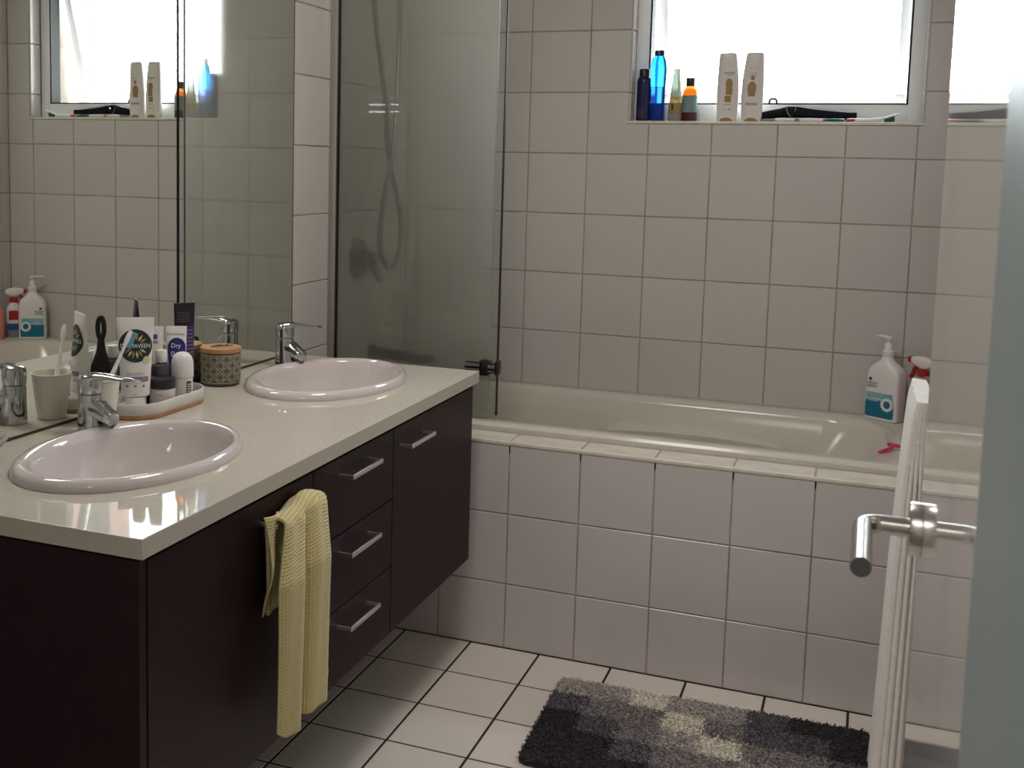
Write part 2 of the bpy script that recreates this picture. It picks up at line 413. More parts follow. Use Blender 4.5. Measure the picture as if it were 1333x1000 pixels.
def tiles(parent, mname, us, vs_, origin, U, Vv, joint, hole=None):
    """lay tiles over the grid us x vs_ in the plane origin + u*U + v*Vv, normal U x Vv; hole=(u0,u1,v0,v1) stays free"""
    N = U.cross(Vv); R = Matrix((U, Vv, N)).transposed().to_euler()
    for i in range(len(us) - 1):
        for j in range(len(vs_) - 1):
            rects = [(us[i], us[i + 1], vs_[j], vs_[j + 1])]
            if hole:
                a0, a1, b0, b1 = hole; u0, u1, v0, v1 = rects[0]; jj = joint / 2
                cu = a0 if u0 < a0 < u1 else (a1 if u0 < a1 < u1 else None); cv = b0 if v0 < b0 < v1 else (b1 if v0 < b1 < v1 else None)
                if cu is not None and cv is not None:            # a tile notched round a corner of the opening
                    uc, vc = (u0 + u1) / 2, (v0 + v1) / 2; L, R_, B, T = u0 + jj - uc, u1 - jj - uc, v0 + jj - vc, v1 - jj - vc
                    nu = cu - uc + (-jj if cu == a0 else jj); nv = cv - vc + (-jj if cv == b0 else jj)
                    if cu == a0: P = [(L, B), (R_, B), (R_, nv), (nu, nv), (nu, T), (L, T)] if cv == b0 else [(L, T), (R_, T), (R_, nv), (nu, nv), (nu, B), (L, B)]
                    else: P = [(R_, B), (L, B), (L, nv), (nu, nv), (nu, T), (R_, T)] if cv == b0 else [(R_, T), (L, T), (L, nv), (nu, nv), (nu, B), (R_, B)]
                    me = mesh('tile', [(x, y, 0) for x, y in P] + [(x, y, -.006) for x, y in P], [(0, 1, 2, 3), (0, 3, 4, 5)] + [(q, (q + 1) % 6, 6 + (q + 1) % 6, 6 + q) for q in range(6)])
                    me.materials.append(M[mname]); o = bpy.data.objects.new('tile', me); COL.objects.link(o); o.parent = parent
                    o.location = origin + U * uc + Vv * vc; o.rotation_euler = R; continue
                a0, a1, b0, b1 = hole; out = []
                for u0, u1, v0, v1 in rects:
                    if u1 <= a0 or u0 >= a1 or v1 <= b0 or v0 >= b1: out.append((u0, u1, v0, v1)); continue
                    if v0 < b0: out.append((u0, u1, v0, b0))
                    if v1 > b1: out.append((u0, u1, b1, v1))
                    lo, hi = max(v0, b0), min(v1, b1)
                    if u0 < a0: out.append((u0, a0, lo, hi))
                    if u1 > a1: out.append((a1, u1, lo, hi))
                rects = out
            for u0, u1, v0, v1 in rects:
                w, h = u1 - u0 - joint, v1 - v0 - joint
                if w < 0.006 or h < 0.006: continue
                o = bpy.data.objects.new('tile', tile_mesh(w, h, mname)); COL.objects.link(o); o.parent = parent
                o.location = origin + U * (u0 + u1) / 2 + Vv * (v0 + v1) / 2; o.rotation_euler = R
X, Y, Z = Vector((1, 0, 0)), Vector((0, 1, 0)), Vector((0, 0, 1))

XL, XR, YF, HC = -0.44, 1.323, -3.05, 2.42      # left wall, right wall, front wall, ceiling
HOB, HOBZ = -0.762, 0.590
WX0, WX1, WZ0, WZ1 = 0.334, 1.214, 1.503, 2.12   # window opening

# floor
g = G().box(XL - .1, XR + .1, YF - 0.12, 0.1, -0.06, -0.0015)
floor = struct('floor', mesh('floor', g.V, g.F), 'floor_grout')
tiles(floor, 'floor_tile', cuts(XL, XR, -0.1027, 0.20133), cuts(YF, HOB, HOB - 0.0, 0.2008), Vector((0, 0, 0)), X, Y, 0.0062)

# back wall around the window
TH = 0.24
g = G().box(XL - .1, WX0, 0.002, TH, 0, HC).box(WX1, XR + .1, 0.002, TH, 0, HC).box(WX0, WX1, 0.002, TH, 0, WZ0 - 0.008).box(WX0, WX1, 0.002, TH, WZ1, HC)
wall_back = struct('wall_back', mesh('wall_back', g.V, g.F), 'wall_grout')
rows = [0.594 + 0.2 * k for k in range(10)]
tiles(wall_back, 'wall_tile', cuts(XL, XR, 0.0, 0.2), [r for r in rows if r < HC] + [HC], Vector((0, 0, 0)), X, Z, 0.0037, (WX0, WX1, WZ0 - 0.008, WZ1))
# reveal tiles at the sides of the window recess
tiles(wall_back, 'wall_tile', [0.001, 0.062], [WZ0, 1.594, 1.794, 1.994, WZ1], Vector((WX0 + 0.005, 0, 0)), Y, Z, 0.004)
tiles(wall_back, 'wall_tile', [-0.062, -0.001], [WZ0, 1.594, 1.794, 1.994, WZ1], Vector((WX1 - 0.005, 0, 0)), -Y, Z, 0.004)

# left wall (mirror wall) and right wall
g = G().box(XL - 0.12, XL - 0.002, YF, 0.0, 0, HC)
wall_left = struct('wall_left', mesh('wall_left', g.V, g.F), 'wall_grout')
tiles(wall_left, 'wall_tile', cuts(YF, 0.0, -0.63, 0.2), [0.0] + [0.194 + 0.2 * k for k in range(12)], Vector((XL, 0, 0)), Y, Z, 0.004, (-2.37, -0.846, 0.28, HC))
g = G().box(XR + 0.002, XR + 0.12, YF, 0.0, 0, HC)
wall_right = struct('wall_right', mesh('wall_right', g.V, g.F), 'wall_grout')
tiles(wall_right, 'wall_tile', cuts(-0.0 - 3.05, 0.0, -0.05, 0.2).copy() and [-u for u in reversed(cuts(YF, 0.0, -0.05, 0.2))], [0.0] + [0.194 + 0.2 * k for k in range(12)], Vector((XR, 0, 0)), -Y, Z, 0.004)
# front wall with the doorway the picture is taken through
DX0, DX1 = 0.33, 1.15
g = G().box(XL - .12, DX0 - .02, YF - .12, YF, 0, HC).box(DX1 + .03, XR + .12, YF - .12, YF, 0, HC).box(DX0 - .02, DX1 + .03, YF - .12, YF, 2.08, HC)
struct('wall_front', mesh('wall_front', g.V, g.F), 'paint')
g = G().bbox(DX1, DX1 + .032, YF - .34, YF + .02, 0, 2.08, 0.006, 3).bbox(DX0 - .022, DX0, YF - .135, YF + .015, 0, 2.08, 0.004)
g.bbox(DX0 - .022, DX1 + .032, YF - .135, YF + .015, 2.05, 2.085, 0.004)
struct('trim_1', mesh('door_lining', g.V, g.F, True), 'jamb')
g = G().box(XL - .12, XR + .12, YF - .12, TH, HC, HC + .08)
struct('ceiling', mesh('ceiling', g.V, g.F), 'ceiling')

# hall beyond the doorway (where the camera stands)
HY = -5.1
g = G().box(-1.3, 2.3, HY, YF - .12, -0.06, 0.0); struct('floor_hall', mesh('floor_hall', g.V, g.F), 'carpet')
g = G().box(-1.42, -1.3, HY, YF - .12, 0, HC); struct('wall_hall_left', mesh('w', g.V, g.F), 'paint')
g = G().box(2.3, 2.42, HY, YF - .12, 0, HC); struct('wall_hall_right', mesh('w', g.V, g.F), 'paint')
g = G().box(-1.42, XL - .12, YF - .12, YF, 0, HC).box(XR + .12, 2.42, YF - .12, YF, 0, HC); struct('wall_hall_front', mesh('w', g.V, g.F), 'paint')
HW = (1.14, 2.25, 0.66, 1.84)
g = G().box(-1.42, HW[0], HY - .12, HY, 0, HC).box(HW[1], 2.42, HY - .12, HY, 0, HC).box(HW[0], HW[1], HY - .12, HY, 0, HW[2]).box(HW[0], HW[1], HY - .12, HY, HW[3], HC)
struct('wall_hall_rear', mesh('w', g.V, g.F), 'paint')
g = G().box(-1.42, 2.42, HY - .12, YF - .12, HC, HC + .08); struct('ceiling_hall', mesh('c', g.V, g.F), 'ceiling')

# tiled bath hob: front, deck and edge strip
g = G().box(XL, XR, HOB + 0.002, HOB + 0.06, 0.0, HOBZ - 0.008).box(XL, XR, HOB + 0.002, -0.655, HOBZ - 0.03, HOBZ - 0.002)
hob = struct('wall_bath', mesh('wall_bath', g.V, g.F), 'wall_grout')
tiles(hob, 'hob_tile', cuts(XL, XR, 0.1965, 0.2), [0.0, 0.1855, 0.3855, 0.5825], Vector((0, HOB, 0)), X, Z, 0.0037)
tiles(hob, 'deck_tile', cuts(XL, XR, 0.1935, 0.2), [HOB + 0.010, -0.655], Vector((0, 0, HOBZ)), X, Y, 0.0045)
g = G().bbox(XL, XR, HOB - 0.002, HOB + 0.009, HOBZ - 0.009, HOBZ + 0.0015, 0.002)
obj('edge_strip', mesh('edge_strip', g.V, g.F, True), 'trim', hob)

# ---------------------------------------------------------------- window
win = bpy.data.objects.new('window_1', None); COL.objects.link(win); win['kind'] = 'structure'
g = G().bbox(WX0 - 0.003, WX1 + 0.003, -0.004, 0.075, WZ0 - 0.009, WZ0, 0.0015)
obj('sill', mesh('sill', g.V, g.F, True), 'trim', win)
FY0, FY1 = 0.066, 0.125
g = G().bbox(WX0 + .004, WX0 + .045, FY0, FY1, WZ0, WZ1, .002).bbox(WX1 - .045, WX1 - .004, FY0, FY1, WZ0, WZ1, .002)
g.bbox(WX0 + .0445, WX1 - .0445, FY0 + .0008, FY1 - .001, WZ0 + .0004, WZ0 + .056, .002).bbox(WX0 + .0445, WX1 - .0445, FY0 + .0008, FY1 - .001, WZ1 - .05, WZ1 - .0004, .002)
obj('frame', mesh('frame', g.V, g.F, True), 'frame', win)
gx0, gx1, gz0, gz1 = WX0 + .045, WX1 - .045, WZ0 + .056, WZ1 - .05
g = G().box(gx0, gx0 + .006, FY0 + .004, FY1, gz0, gz1).box(gx1 - .006, gx1, FY0 + .004, FY1, gz0, gz1).box(gx0, gx1, FY0 + .004, FY1, gz0, gz0 + .005).box(gx0, gx1, FY0 + .004, FY1, gz1 - .005, gz1)
obj('gasket', mesh('gasket', g.V, g.F), 'black_rubber', win)
# awning sash, hinged at the head and pushed out at the foot
sash = bpy.data.objects.new('sash', None); COL.objects.link(sash); sash.parent = win
sash.location = (0, FY1 + 0.004, gz1); sash.rotation_euler = (math.radians(17), 0, 0)
H = gz1 - gz0 + 0.01
g = G().bbox(gx0 + .004, gx0 + .034, 0, .035, -H, 0, .002).bbox(gx1 - .034, gx1 - .004, 0, .035, -H, 0, .002).bbox(gx0 + .004, gx1 - .004, 0, .035, -H, -H + .035, .002).bbox(gx0 + .004, gx1 - .004, 0, .035, -.035, 0, .002)
obj('sash_frame', mesh('sash_frame', g.V, g.F, True), 'frame', sash)
g = G().box(gx0 + .034, gx1 - .034, .015, .019, -H + .035, -.035)
obj('pane', mesh('pane', g.V, g.F), 'window_glass', sash)
g = G().tube([(0.763, 0.072, gz0 - .012), (0.765, 0.072, gz0 + .014), (0.770, 0.072, gz0 + .018), (0.781, 0.072, gz0 + .018), (0.786, 0.072, gz0 + .014), (0.788, 0.072, gz0 - .012)], 0.0030, 8)
obj('latch', mesh('latch', g.V, g.F, True), 'straightener', win)
# hall window with a nearly closed venetian blind
w2 = bpy.data.objects.new('window_2', None); COL.objects.link(w2); w2['kind'] = 'structure'
a, b_, c, d = HW
g = G().bbox(a, a + .05, HY - .1, HY - .04, c, d, .002).bbox(b_ - .05, b_, HY - .1, HY - .04, c, d, .002).bbox(a, b_, HY - .1, HY - .04, c, c + .05, .002).bbox(a, b_, HY - .1, HY - .04, d - .05, d, .002)
obj('frame', mesh('frame', g.V, g.F, True), 'frame', w2)
pitch = 0.0505
holes = [(2.100, 2.122, 0.007), (2.196, 2.226, 0.010)]           # cord holes and slat ends where daylight leaks through
top_holes = [(1.235, 1.305, 0.011), (1.345, 1.475, 0.012)]
k = 0
while c + pitch * (k + 1) < d:
    z0 = c + pitch * k; z1 = z0 + pitch
    cutl = sorted(holes + (top_holes if 1.66 < z0 + .025 < 1.80 else []))
    if k in (3, 6, 7, 12, 13): cutl = [q for q in cutl if q not in holes]
    sl = G(); x = a - .02
    for h0, h1, hh in cutl:
        sl.box(x, h0, HY + .004, HY + .008, z0, z1 - .0004); sl.box(h0, h1, HY + .004, HY + .008, z0, z1 - hh); x = h1
    sl.box(x, b_ + .02, HY + .004, HY + .008, z0, z1 - .0004)
    obj('slat', mesh('slat', sl.V, sl.F), 'white_plastic', w2); k += 1
sl = G().bbox(a - .02, b_ + .02, HY + .002, HY + .05, c + pitch * k, d + .04, .004).box(a - .02, b_ + .02, HY + .002, HY + .012, c - .03, c)
obj('headrail', mesh('headrail', sl.V, sl.F), 'white_plastic', w2)

# ---------------------------------------------------------------- bathtub
g = G()
zr = 0.612
bx0, bx1, by0, by1 = XL + .002, XR - .002, -0.652, -0.002
ox0, ox1, oy0, oy1 = -0.33, 1.165, -0.588, -0.080
NC = 14
def op(dx0, dx1, dy0, dy1, r, z): return rrect(ox0 + dx0, ox1 - dx1, oy0 + dy0, oy1 - dy1, r, NC, z)
rings = [rrect(bx0, bx1, by0, by1, .012, NC, .560), rrect(bx0, bx1, by0, by1, .012, NC, zr - .008), rrect(bx0 + .006, bx1 - .006, by0 + .006, by1 - .004, .012, NC, zr - .001),
         rrect(bx0 + .012, bx1 - .012, by0 + .012, by1 - .006, .02, NC, zr),
         op(-.012, -.016, -.010, -.010, .17, zr), op(0, 0, 0, 0, .17, zr - .006), op(.008, .012, .008, .008, .165, zr - .02),
         op(.02, .05, .014, .018, .16, .54), op(.06, .16, .045, .045, .15, .40), op(.09, .24, .06, .06, .13, .28), op(.14, .30, .11, .11, .10, .235)]
g.loft(rings, False, True)
tub = thing('bathtub', 'cream built-in bathtub with rounded rim along the tiled back wall', 'bathtub')
g.build('shell', 'acrylic', tub)
g = G()
rr = []
for i in range(25):
    t = i / 24; x = 0.30 + 0.60 * t; s_ = math.sin(PI * min(1, max(0, t))) ** 0.35
    rr.append([(x, oy1 - .012, .545 - .05 * (1 - s_)), (x, oy1 - .02 - .05 * s_, .538 - .05 * (1 - s_)), (x, oy1 - .03 - .055 * s_, .525 - .045 * (1 - s_)), (x, oy1 - .03 - .052 * s_, .47), (x, oy1 - .02, .40)])
g.loft(rr, True, True)
g.build('arm_ledge', 'acrylic', tub)

# ---------------------------------------------------------------- shower screen
scr = thing('shower_screen', 'hazy frameless glass shower screen standing on the bath rim', 'shower screen')
SY = -0.606
g = G().box(XL + .018, 0.082, SY - .004, SY + .004, zr + .003, 2.05); gp = g.build('glass_panel', 'shower_glass', scr, False)
gp.data.materials.append(M['soap_film'])                      # soap scum dried on the bath-side face
for p in gp.data.polygons:
    if p.normal.y > 0.9: p.material_index = 1
g = G().bbox(XL, XL + .022, SY - .012, SY + .012, zr, 2.05, .002).box(XL + .0005, XL + .0035, SY - .015, SY - .012, zr, 2.05); g.build('wall_channel', 'alu', scr)
g = G().box(XL + .022, XL + .026, SY - .0065, SY + .0065, zr, 2.05); g.build('rubber_gasket', 'black_rubber', scr, False)
g = G().box(0.0825, 0.1035, SY - .002, SY + .002, zr + .008, 2.05); g.build('clear_seal', 'clear_seal', scr, False)
g = G().box(0.0803, 0.0822, SY - .0045, SY + .0045, zr + .003, 2.05); g.build('glass_edge', 'grey_plastic', scr, False)
g = G().bbox(0.1035, 0.1075, SY - .006, SY + .006, zr + .022, 2.05, .0015).bbox(0.1025, 0.1085, SY - .007, SY + .007, zr + .014, zr + .024, .0015); g.build('edge_seal', 'black_rubber', scr)
hg = G().bbox(0.055, 0.084, SY - .022, SY + .022, .742, .786, .004); hb = hg.build('hinge', 'black', scr)
G().cyl((0.018, SY - .026, .770), (0.062, SY - .026, .770), .0135, 24).build('hinge_pin', 'dark_chrome', hb)
G().cyl((0.084, SY - .012, .765), (0.104, SY - .012, .765), .015, 20).build('hinge_knuckle', 'dark_chrome', hb)
G().bbox(0.102, 0.114, SY - .022, SY + .012, .745, .788, .005).build('hinge_plate', 'black', hb)

# ---------------------------------------------------------------- shower fittings on the mirror wall, behind the screen
t = thing('shower_mixer', 'round chrome shower mixer with a lever, seen through the hazy glass', 'shower mixer', (XL, -0.405, 1.040))
def latheX(prof, n=32):
    return G().loft([[(x, r * math.cos(2 * PI * j / n), r * math.sin(2 * PI * j / n)) for j in range(n)] for x, r in prof])
latheX([(0.0005, .066), (.006, .066), (.010, .062), (.012, .03)]).build('wall_plate', 'dark_chrome', t)
latheX([(.010, .026), (.045, .026), (.062, .024), (.068, .018)]).build('mixer_body', 'dark_chrome', t)
G().tube([(.052, 0, -.01), (.062, .004, -.04), (.078, .008, -.072)], [.011, .009, .008], 12).build('lever', 'dark_chrome', t)
t = thing('bath_spout', 'flat chrome bath spout on the wall low behind the glass', 'bath spout', (XL, -0.29, 0.722))
latheX([(0.0005, .026), (.010, .026), (.013, .02)]).build('wall_flange', 'dark_chrome', t)
G().loft([[(x, y * w, z * h - x * .045) for y, z in ((-1, -1), (1, -1), (1, 1), (-1, 1))] for x, w, h in ((.008, .018, .016), (.12, .019, .015), (.215, .021, .0135), (.222, .020, .012))]).build('spout', 'dark_chrome', t)
t = thing('hand_shower', 'chrome hand shower whose hose hangs in a long loop behind the glass', 'hand shower', (0, 0, 0))
latheX([(0.0005, .022), (.008, .022), (.03, .012), (.05, .012)]).build('hose_outlet', 'dark_chrome', t, loc=(XL, -0.215, 1.93))
hold = latheX([(0.0005, .024), (.02, .02), (.055, .014)]); hold.box(.045, .075, -.018, .018, -.02, .02)
hold.build('holder', 'dark_chrome', t, loc=(XL, -0.447, 1.895))
G().tube(spline([(XL + .06, -.447, 1.86), (XL + .06, -.447, 1.96), (XL + .075, -.447, 2.06), (XL + .10, -.447, 2.12)]), .012, 12).build('handset', 'dark_chrome', t)
hd = G().lathe([(.01, .03), (.03, .012), (.042, .0), (.042, -.012)], 24); hd.build('shower_head', 'dark_chrome', t, loc=(XL + .125, -.447, 2.13), rot=(0, math.radians(-35), 0))
hp = spline([(XL + .060, -.447, 1.86), (XL + .066, -.43, 1.75), (XL + .07, -.376, 1.572), (XL + .068, -.328, 1.379), (XL + .07, -.255, 1.23), (XL + .07, -.215, 1.126), (XL + .07, -.235, 1.05),
             (XL + .07, -.305, 1.008), (XL + .07, -.372, 1.05), (XL + .07, -.393, 1.135), (XL + .075, -.365, 1.25), (XL + .08, -.325, 1.379), (XL + .075, -.285, 1.53), (XL + .06, -.24, 1.75), (XL + .052, -.216, 1.88), (XL + .046, -.215, 1.925)], 10)
g = G()
g.tube(hp, [0.0078 + 0.0006 * (k % 2) for k in range(len(hp))], 10); g.build('hose', 'dark_chrome', t)

# ---------------------------------------------------------------- vanity
VY0, VY1, VF, VZ0, VZ1 = -2.352, -0.858, 0.1185, 0.277, 0.757   # cabinet
CT0, CT1 = 0.767, 0.798                                        # worktop
CX, CY0, CY1 = 0.1305, -2.364, -0.846
van = thing('vanity_cabinet', 'dark plum wall-hung vanity cabinet with doors and three drawers', 'cabinet')
g = G().box(XL + .001, VF - .020, VY0, VY1, VZ0, VZ0 + .016).box(XL + .001, XL + .010, VY0, VY1, VZ0, VZ1).box(VF - .026, VF - .020, VY0, VY1, VZ0, VZ1)
g.box(VF - .060, VF - .006, VY0 + .016, VY1 - .016, VZ1, CT0 - .0002).build('carcass', 'cabinet_in', van, False)
G().bbox(XL + .001, VF - .001, VY0 - .002, VY0 + .016, VZ0, VZ1 + .003, .001).build('end_panel', 'cabinet', van, False)
G().bbox(XL + .001, VF - .001, VY1 - .016, VY1 + .002, VZ0, VZ1 + .003, .001).build('end_panel', 'cabinet', van, False)
def front(name, y0, y1, z0, z1, hy):
    f = G().bbox(VF - .019, VF, y0 + .0016, y1 - .0016, z0 + .0016, z1 - .0016, .0011).build(name, 'cabinet', van, False)
    hz = (z1 - .046) if name == 'door' else (z1 - .038)
    g = G().bbox(VF + .028, VF + .0335, hy - .074, hy + .074, hz - .0048, hz + .0048, .0015)
    for s in (-1, 1): g.box(VF, VF + .030, hy + s * .0715 - .002, hy + s * .0715 + .002, hz - .0035, hz + .0035)
    g.build('handle', 'pull', f); return f
VSA, VSB = -1.796, -1.402
front('door', VY0 + .017, VSA, VZ0, VZ1, -1.924)
front('door', VSB, VY1 - .017 + .017, VZ0, VZ1, -1.293)
for z0, z1 in ((.594, VZ1), (.438, .594), (VZ0, .438)): front('drawer', VSA, VSB, z0, z1, -1.607)

# sinks: outer ellipse (cx, cy, a along x, b along y)
SINKS = ((-0.160, -1.986, 0.181, 0.252), (-0.166, -1.163, 0.188, 0.262))
# worktop with the two basin cut-outs (boolean-free: bridge each hole to the slab outline strip by strip)
def worktop():
    bm = bmesh.new(); b = 0.003
    outer = [(XL, CY0), (CX, CY0), (CX, CY1), (XL, CY1)]
    ov = [bm.verts.new((x, y, CT1)) for x, y in outer]
    ed = [bm.edges.new((ov[i], ov[(i + 1) % 4])) for i in range(4)]
    for cx, cy, a, bb in SINKS:
        hv = [bm.verts.new((cx + (a - .022) * math.cos(2 * PI * j / 64), cy + (bb - .022) * math.sin(2 * PI * j / 64), CT1)) for j in range(64)]
        ed += [bm.edges.new((hv[j], hv[(j + 1) % 64])) for j in range(64)]
    bmesh.ops.triangle_fill(bm, edges=ed, use_beauty=True)
    r = bmesh.ops.extrude_face_region(bm, geom=bm.faces[:])
    for v in [q for q in r['geom'] if isinstance(q, bmesh.types.BMVert)]: v.co.z = CT0
    bmesh.ops.recalc_face_normals(bm, faces=bm.faces)
    sharp = [e for e in bm.edges if len(e.link_faces) == 2 and e.calc_face_angle(0) > 1.2 and abs(e.verts[0].co.z - e.verts[1].co.z) < .001 and e.verts[0].co.z > .79
             and any(abs(e.verts[0].co[k] - e.verts[1].co[k]) > .4 for k in (0, 1))]
    bmesh.ops.bevel(bm, geom=sharp, offset=.0015, segments=2, profile=.5, affect='EDGES')
    me = bpy.data.meshes.new('worktop'); bm.to_mesh(me); bm.free(); return me
tag(obj('worktop', worktop(), 'stone'), 'cream stone worktop with two basins on the dark vanity', 'worktop')

def basin(cx, cy, a, b, label):
    t = thing('basin', label, 'basin', (cx, cy, CT1), group='oval drop-in basins')
    prof = [(1.0, .0005), (1.0, .006), (.985, .014), (.955, .019), (.915, .0205), (.885, .019), (.865, .013), (.85, .002), (.82, -.02), (.74, -.065), (.60, -.10), (.40, -.118), (.12, -.125)]
    # the bowl sits forward (away from the wall), leaving a broader ledge behind
    rings = []
    for k, z in prof:
        sh = .010 * min(1, max(0, (0.97 - k) / .12))
        rings.append([(k * a * math.cos(2 * PI * j / 72) + sh, k * b * math.sin(2 * PI * j / 72), z) for j in range(72)])
    G().loft(rings, False, True).build('bowl', 'ceramic', t)
    G().lathe([(.026, -.1235), (.026, -.1205), (.020, -.1195), (.016, -.121)], 28).build('drain', 'chrome', t, loc=(.01, 0, 0))
    return t
basin(*SINKS[0], 'white oval basin nearer the camera, beside the toothbrush cup and soap dish')
basin(*SINKS[1], 'white oval basin at the far end of the worktop, beside the patterned jar')

def faucet(x, y, label):
    t = thing('basin_mixer', label, 'tap', (x, y, CT1 + .0125), group='chrome basin taps')
    R = lambda cx, r, sy, z, sk=0, n=28: [(cx + r * math.cos(2 * PI * j / n) + sk * 0, sy * math.sin(2 * PI * j / n), z) for j in range(n)]
    # tapering round body
    G().loft([R(.003, .0295, .0275, -.0115), R(.002, .0290, .0270, -.006), R(0, .0255, .0245, .03), R(-.001, .0245, .0235, .062), R(-.001, .0235, .0225, .068)]).build('tap_body', 'chrome', t)
    # spout: faceted beak sloping forward and down
    sp = []
    for x_, zc, hw, hh in ((-.004, .046, .0225, .021), (.014, .043, .022, .021), (.030, .035, .021, .018), (.044, .0265, .0195, .0145), (.054, .0215, .018, .0125), (.0575, .021, .015, .0095)):
        sp.append([(x_, hw * c, zc + hh * s) for c, s in ((-.62, 1), (.62, 1), (.95, .6), (1, 0), (.95, -.6), (.6, -1), (-.6, -1), (-.95, -.6), (-1, 0), (-.95, .6))])
    G().loft(sp).build('spout', 'chrome', t)
    G().lathe([(.011, 0), (.0125, .002), (.0125, .010), (.011, .012)], 20).build('aerator', 'dark_chrome', t, loc=(.043, 0, .0005))
    # lever cap: cylinder head with a long flat blade
    G().loft([R(-.001, .0235, .0225, .0695), R(-.001, .025, .024, .071), R(-.001, .0255, .0245, .094), R(-.001, .0248, .0238, .101), R(.0, .0205, .0195, .106), R(.001, .010, .010, .1085)]).build('lever_cap', 'chrome', t)
    lv = []
    for x_, zc, hw, hh in ((-.012, .0985, .0215, .010), (.006, .1015, .0205, .0105), (.024, .1045, .018, .0085), (.05, .1055, .0152, .0060), (.075, .104, .0135, .0046), (.098, .104, .013, .0040), (.105, .1035, .0105, .0026)):
        lv.append([(x_, hw * math.cos(2 * PI * j / 16), zc + hh * math.sin(2 * PI * j / 16)) for j in range(16)])
    G().loft(lv).build('lever', 'chrome', t)
    return t
faucet(-0.343, -1.872, 'chrome lever tap on the basin nearer the camera, before the toothbrush cup')
faucet(-0.353, -1.045, 'chrome lever tap at the far basin, close to the shower glass')

# mirror
mr_ = thing('wall_mirror', 'large frameless wall mirror above the vanity worktop', 'mirror')
G().box(XL - .004, XL + .0005, CY0 - .4, -0.848, CT1 + .006, 2.25).build('mirror_glass', 'mirror', mr_, False)
g = G().box(XL - .004, XL + .0012, CY0 - .4, -0.848, CT1 + .0005, CT1 + .0062).box(XL - .004, XL + .0012, -0.848, -0.8455, CT1 + .0005, 2.25); g.build('mirror_edge', 'mirror_edge', mr_, False)

# ---------------------------------------------------------------- door and its lever handle
door = bpy.data.objects.new('door_1', None); COL.objects.link(door); door['kind'] = 'structure'
DXF = 1.152
G().bbox(DXF, DXF + .036, -3.03, -2.455, .012, 2.045, .0015).build('leaf', 'gloss_white', door, False)
dh = bpy.data.objects.new('door_handle', None); COL.objects.link(dh); dh.parent = door; dh.location = (DXF, -2.502, 1.001)
R = lambda x, r, n=40: [(x, r * math.cos(2 * PI * j / n), r * math.sin(2 * PI * j / n)) for j in range(n)]
G().loft([R(-.0002, .0265), R(-.0105, .0265), R(-.012, .0255), R(-.012, .011)]).build('rose', 'steel', dh)
lp = [(-.010, 0, 0)] + [(-.036, 0, 0)] + [(-.036 - .019 * math.sin(a), -.019 * (1 - math.cos(a)), 0) for a in [PI / 2 * k / 8 for k in range(1, 9)]] + [(-.055, -.06, 0), (-.055, -.142, 0)]
G().tube(lp, .0096, 24).build('lever', 'steel', dh)
G().cyl((-.055, -.1420, 0), (-.055, -.1424, 0), .0088, 24).build('lever_end', 'dark_chrome', dh)

# ---------------------------------------------------------------- bath towel on a wall rail behind the door
rl = thing('towel_rail', 'round chrome towel rail fixed to the wall behind the door', 'towel rail')
g = G().cyl((1.207, -1.28, .875), (1.207, -.86, .875), .009, 16)
for y in (-1.22, -.875): g.tube([(XR, y, .875), (1.207, y, .875)], .008, 12)
g.build('rail', 'chrome', rl)
for y in (-1.22, -.875): G().loft([[(XR - dx, y + r * math.cos(2 * PI * j / 24), .875 + r * math.sin(2 * PI * j / 24)) for j in range(24)] for dx, r in ((0, .024), (.006, .024), (.009, .018))]).build('wall_flange', 'chrome', rl)
tw = thing('bath_towel', 'folded white ribbed bath towel hanging on the rail behind the door', 'towel', (1.207, -1.30, .875))
def towel_ring(z, xl, xr, y0, y1, ribs, amp):
    """plan outline of the folded towel at one height; the camera-facing end is corrugated into fold edges"""
    P = []
    N = 60
    for i in range(N + 1):
        u = i / N; x = xl + (xr - xl) * u
        rib = abs(math.sin(PI * ribs * u)) ** 0.7
        e = (1 - (2 * u - 1) ** 2) ** .5
        P.append((x, y0 - amp * rib * min(1, u * 2.2) - .006 * e, z))
    for i in range(9): P.append((xr + .002 * math.sin(PI * i / 8), y0 + (y1 - y0) * (i + .5) / 9.5, z))
    for i in range(9): P.append((xl - .003 * math.sin(PI * i / 8) - .002 * math.sin(9 * i), y1 - (y1 - y0) * (i + .5) / 9.5, z))
    return P
rings = []
for k in range(41):
    t_ = k / 40; z = .030 - .85 * t_
    xl = -.0205 - .036 * t_ - .003 * math.sin(5 * t_); xr = .014 + .014 * min(1, t_ * 3)
    top = max(0, 1 - k / 2.0)
    xl += .005 * top ** 2; xr -= .002 * top ** 2
    am = 0.0008 + .0092 * min(1, max(0, (t_ - .14) / .06))
    rings.append(towel_ring(z + .004 * math.sin(7 * t_), xl, xr, 0.0, .30, 6, am))
G().loft(rings, True, True).build('towel_fold', 'towel_white', tw)

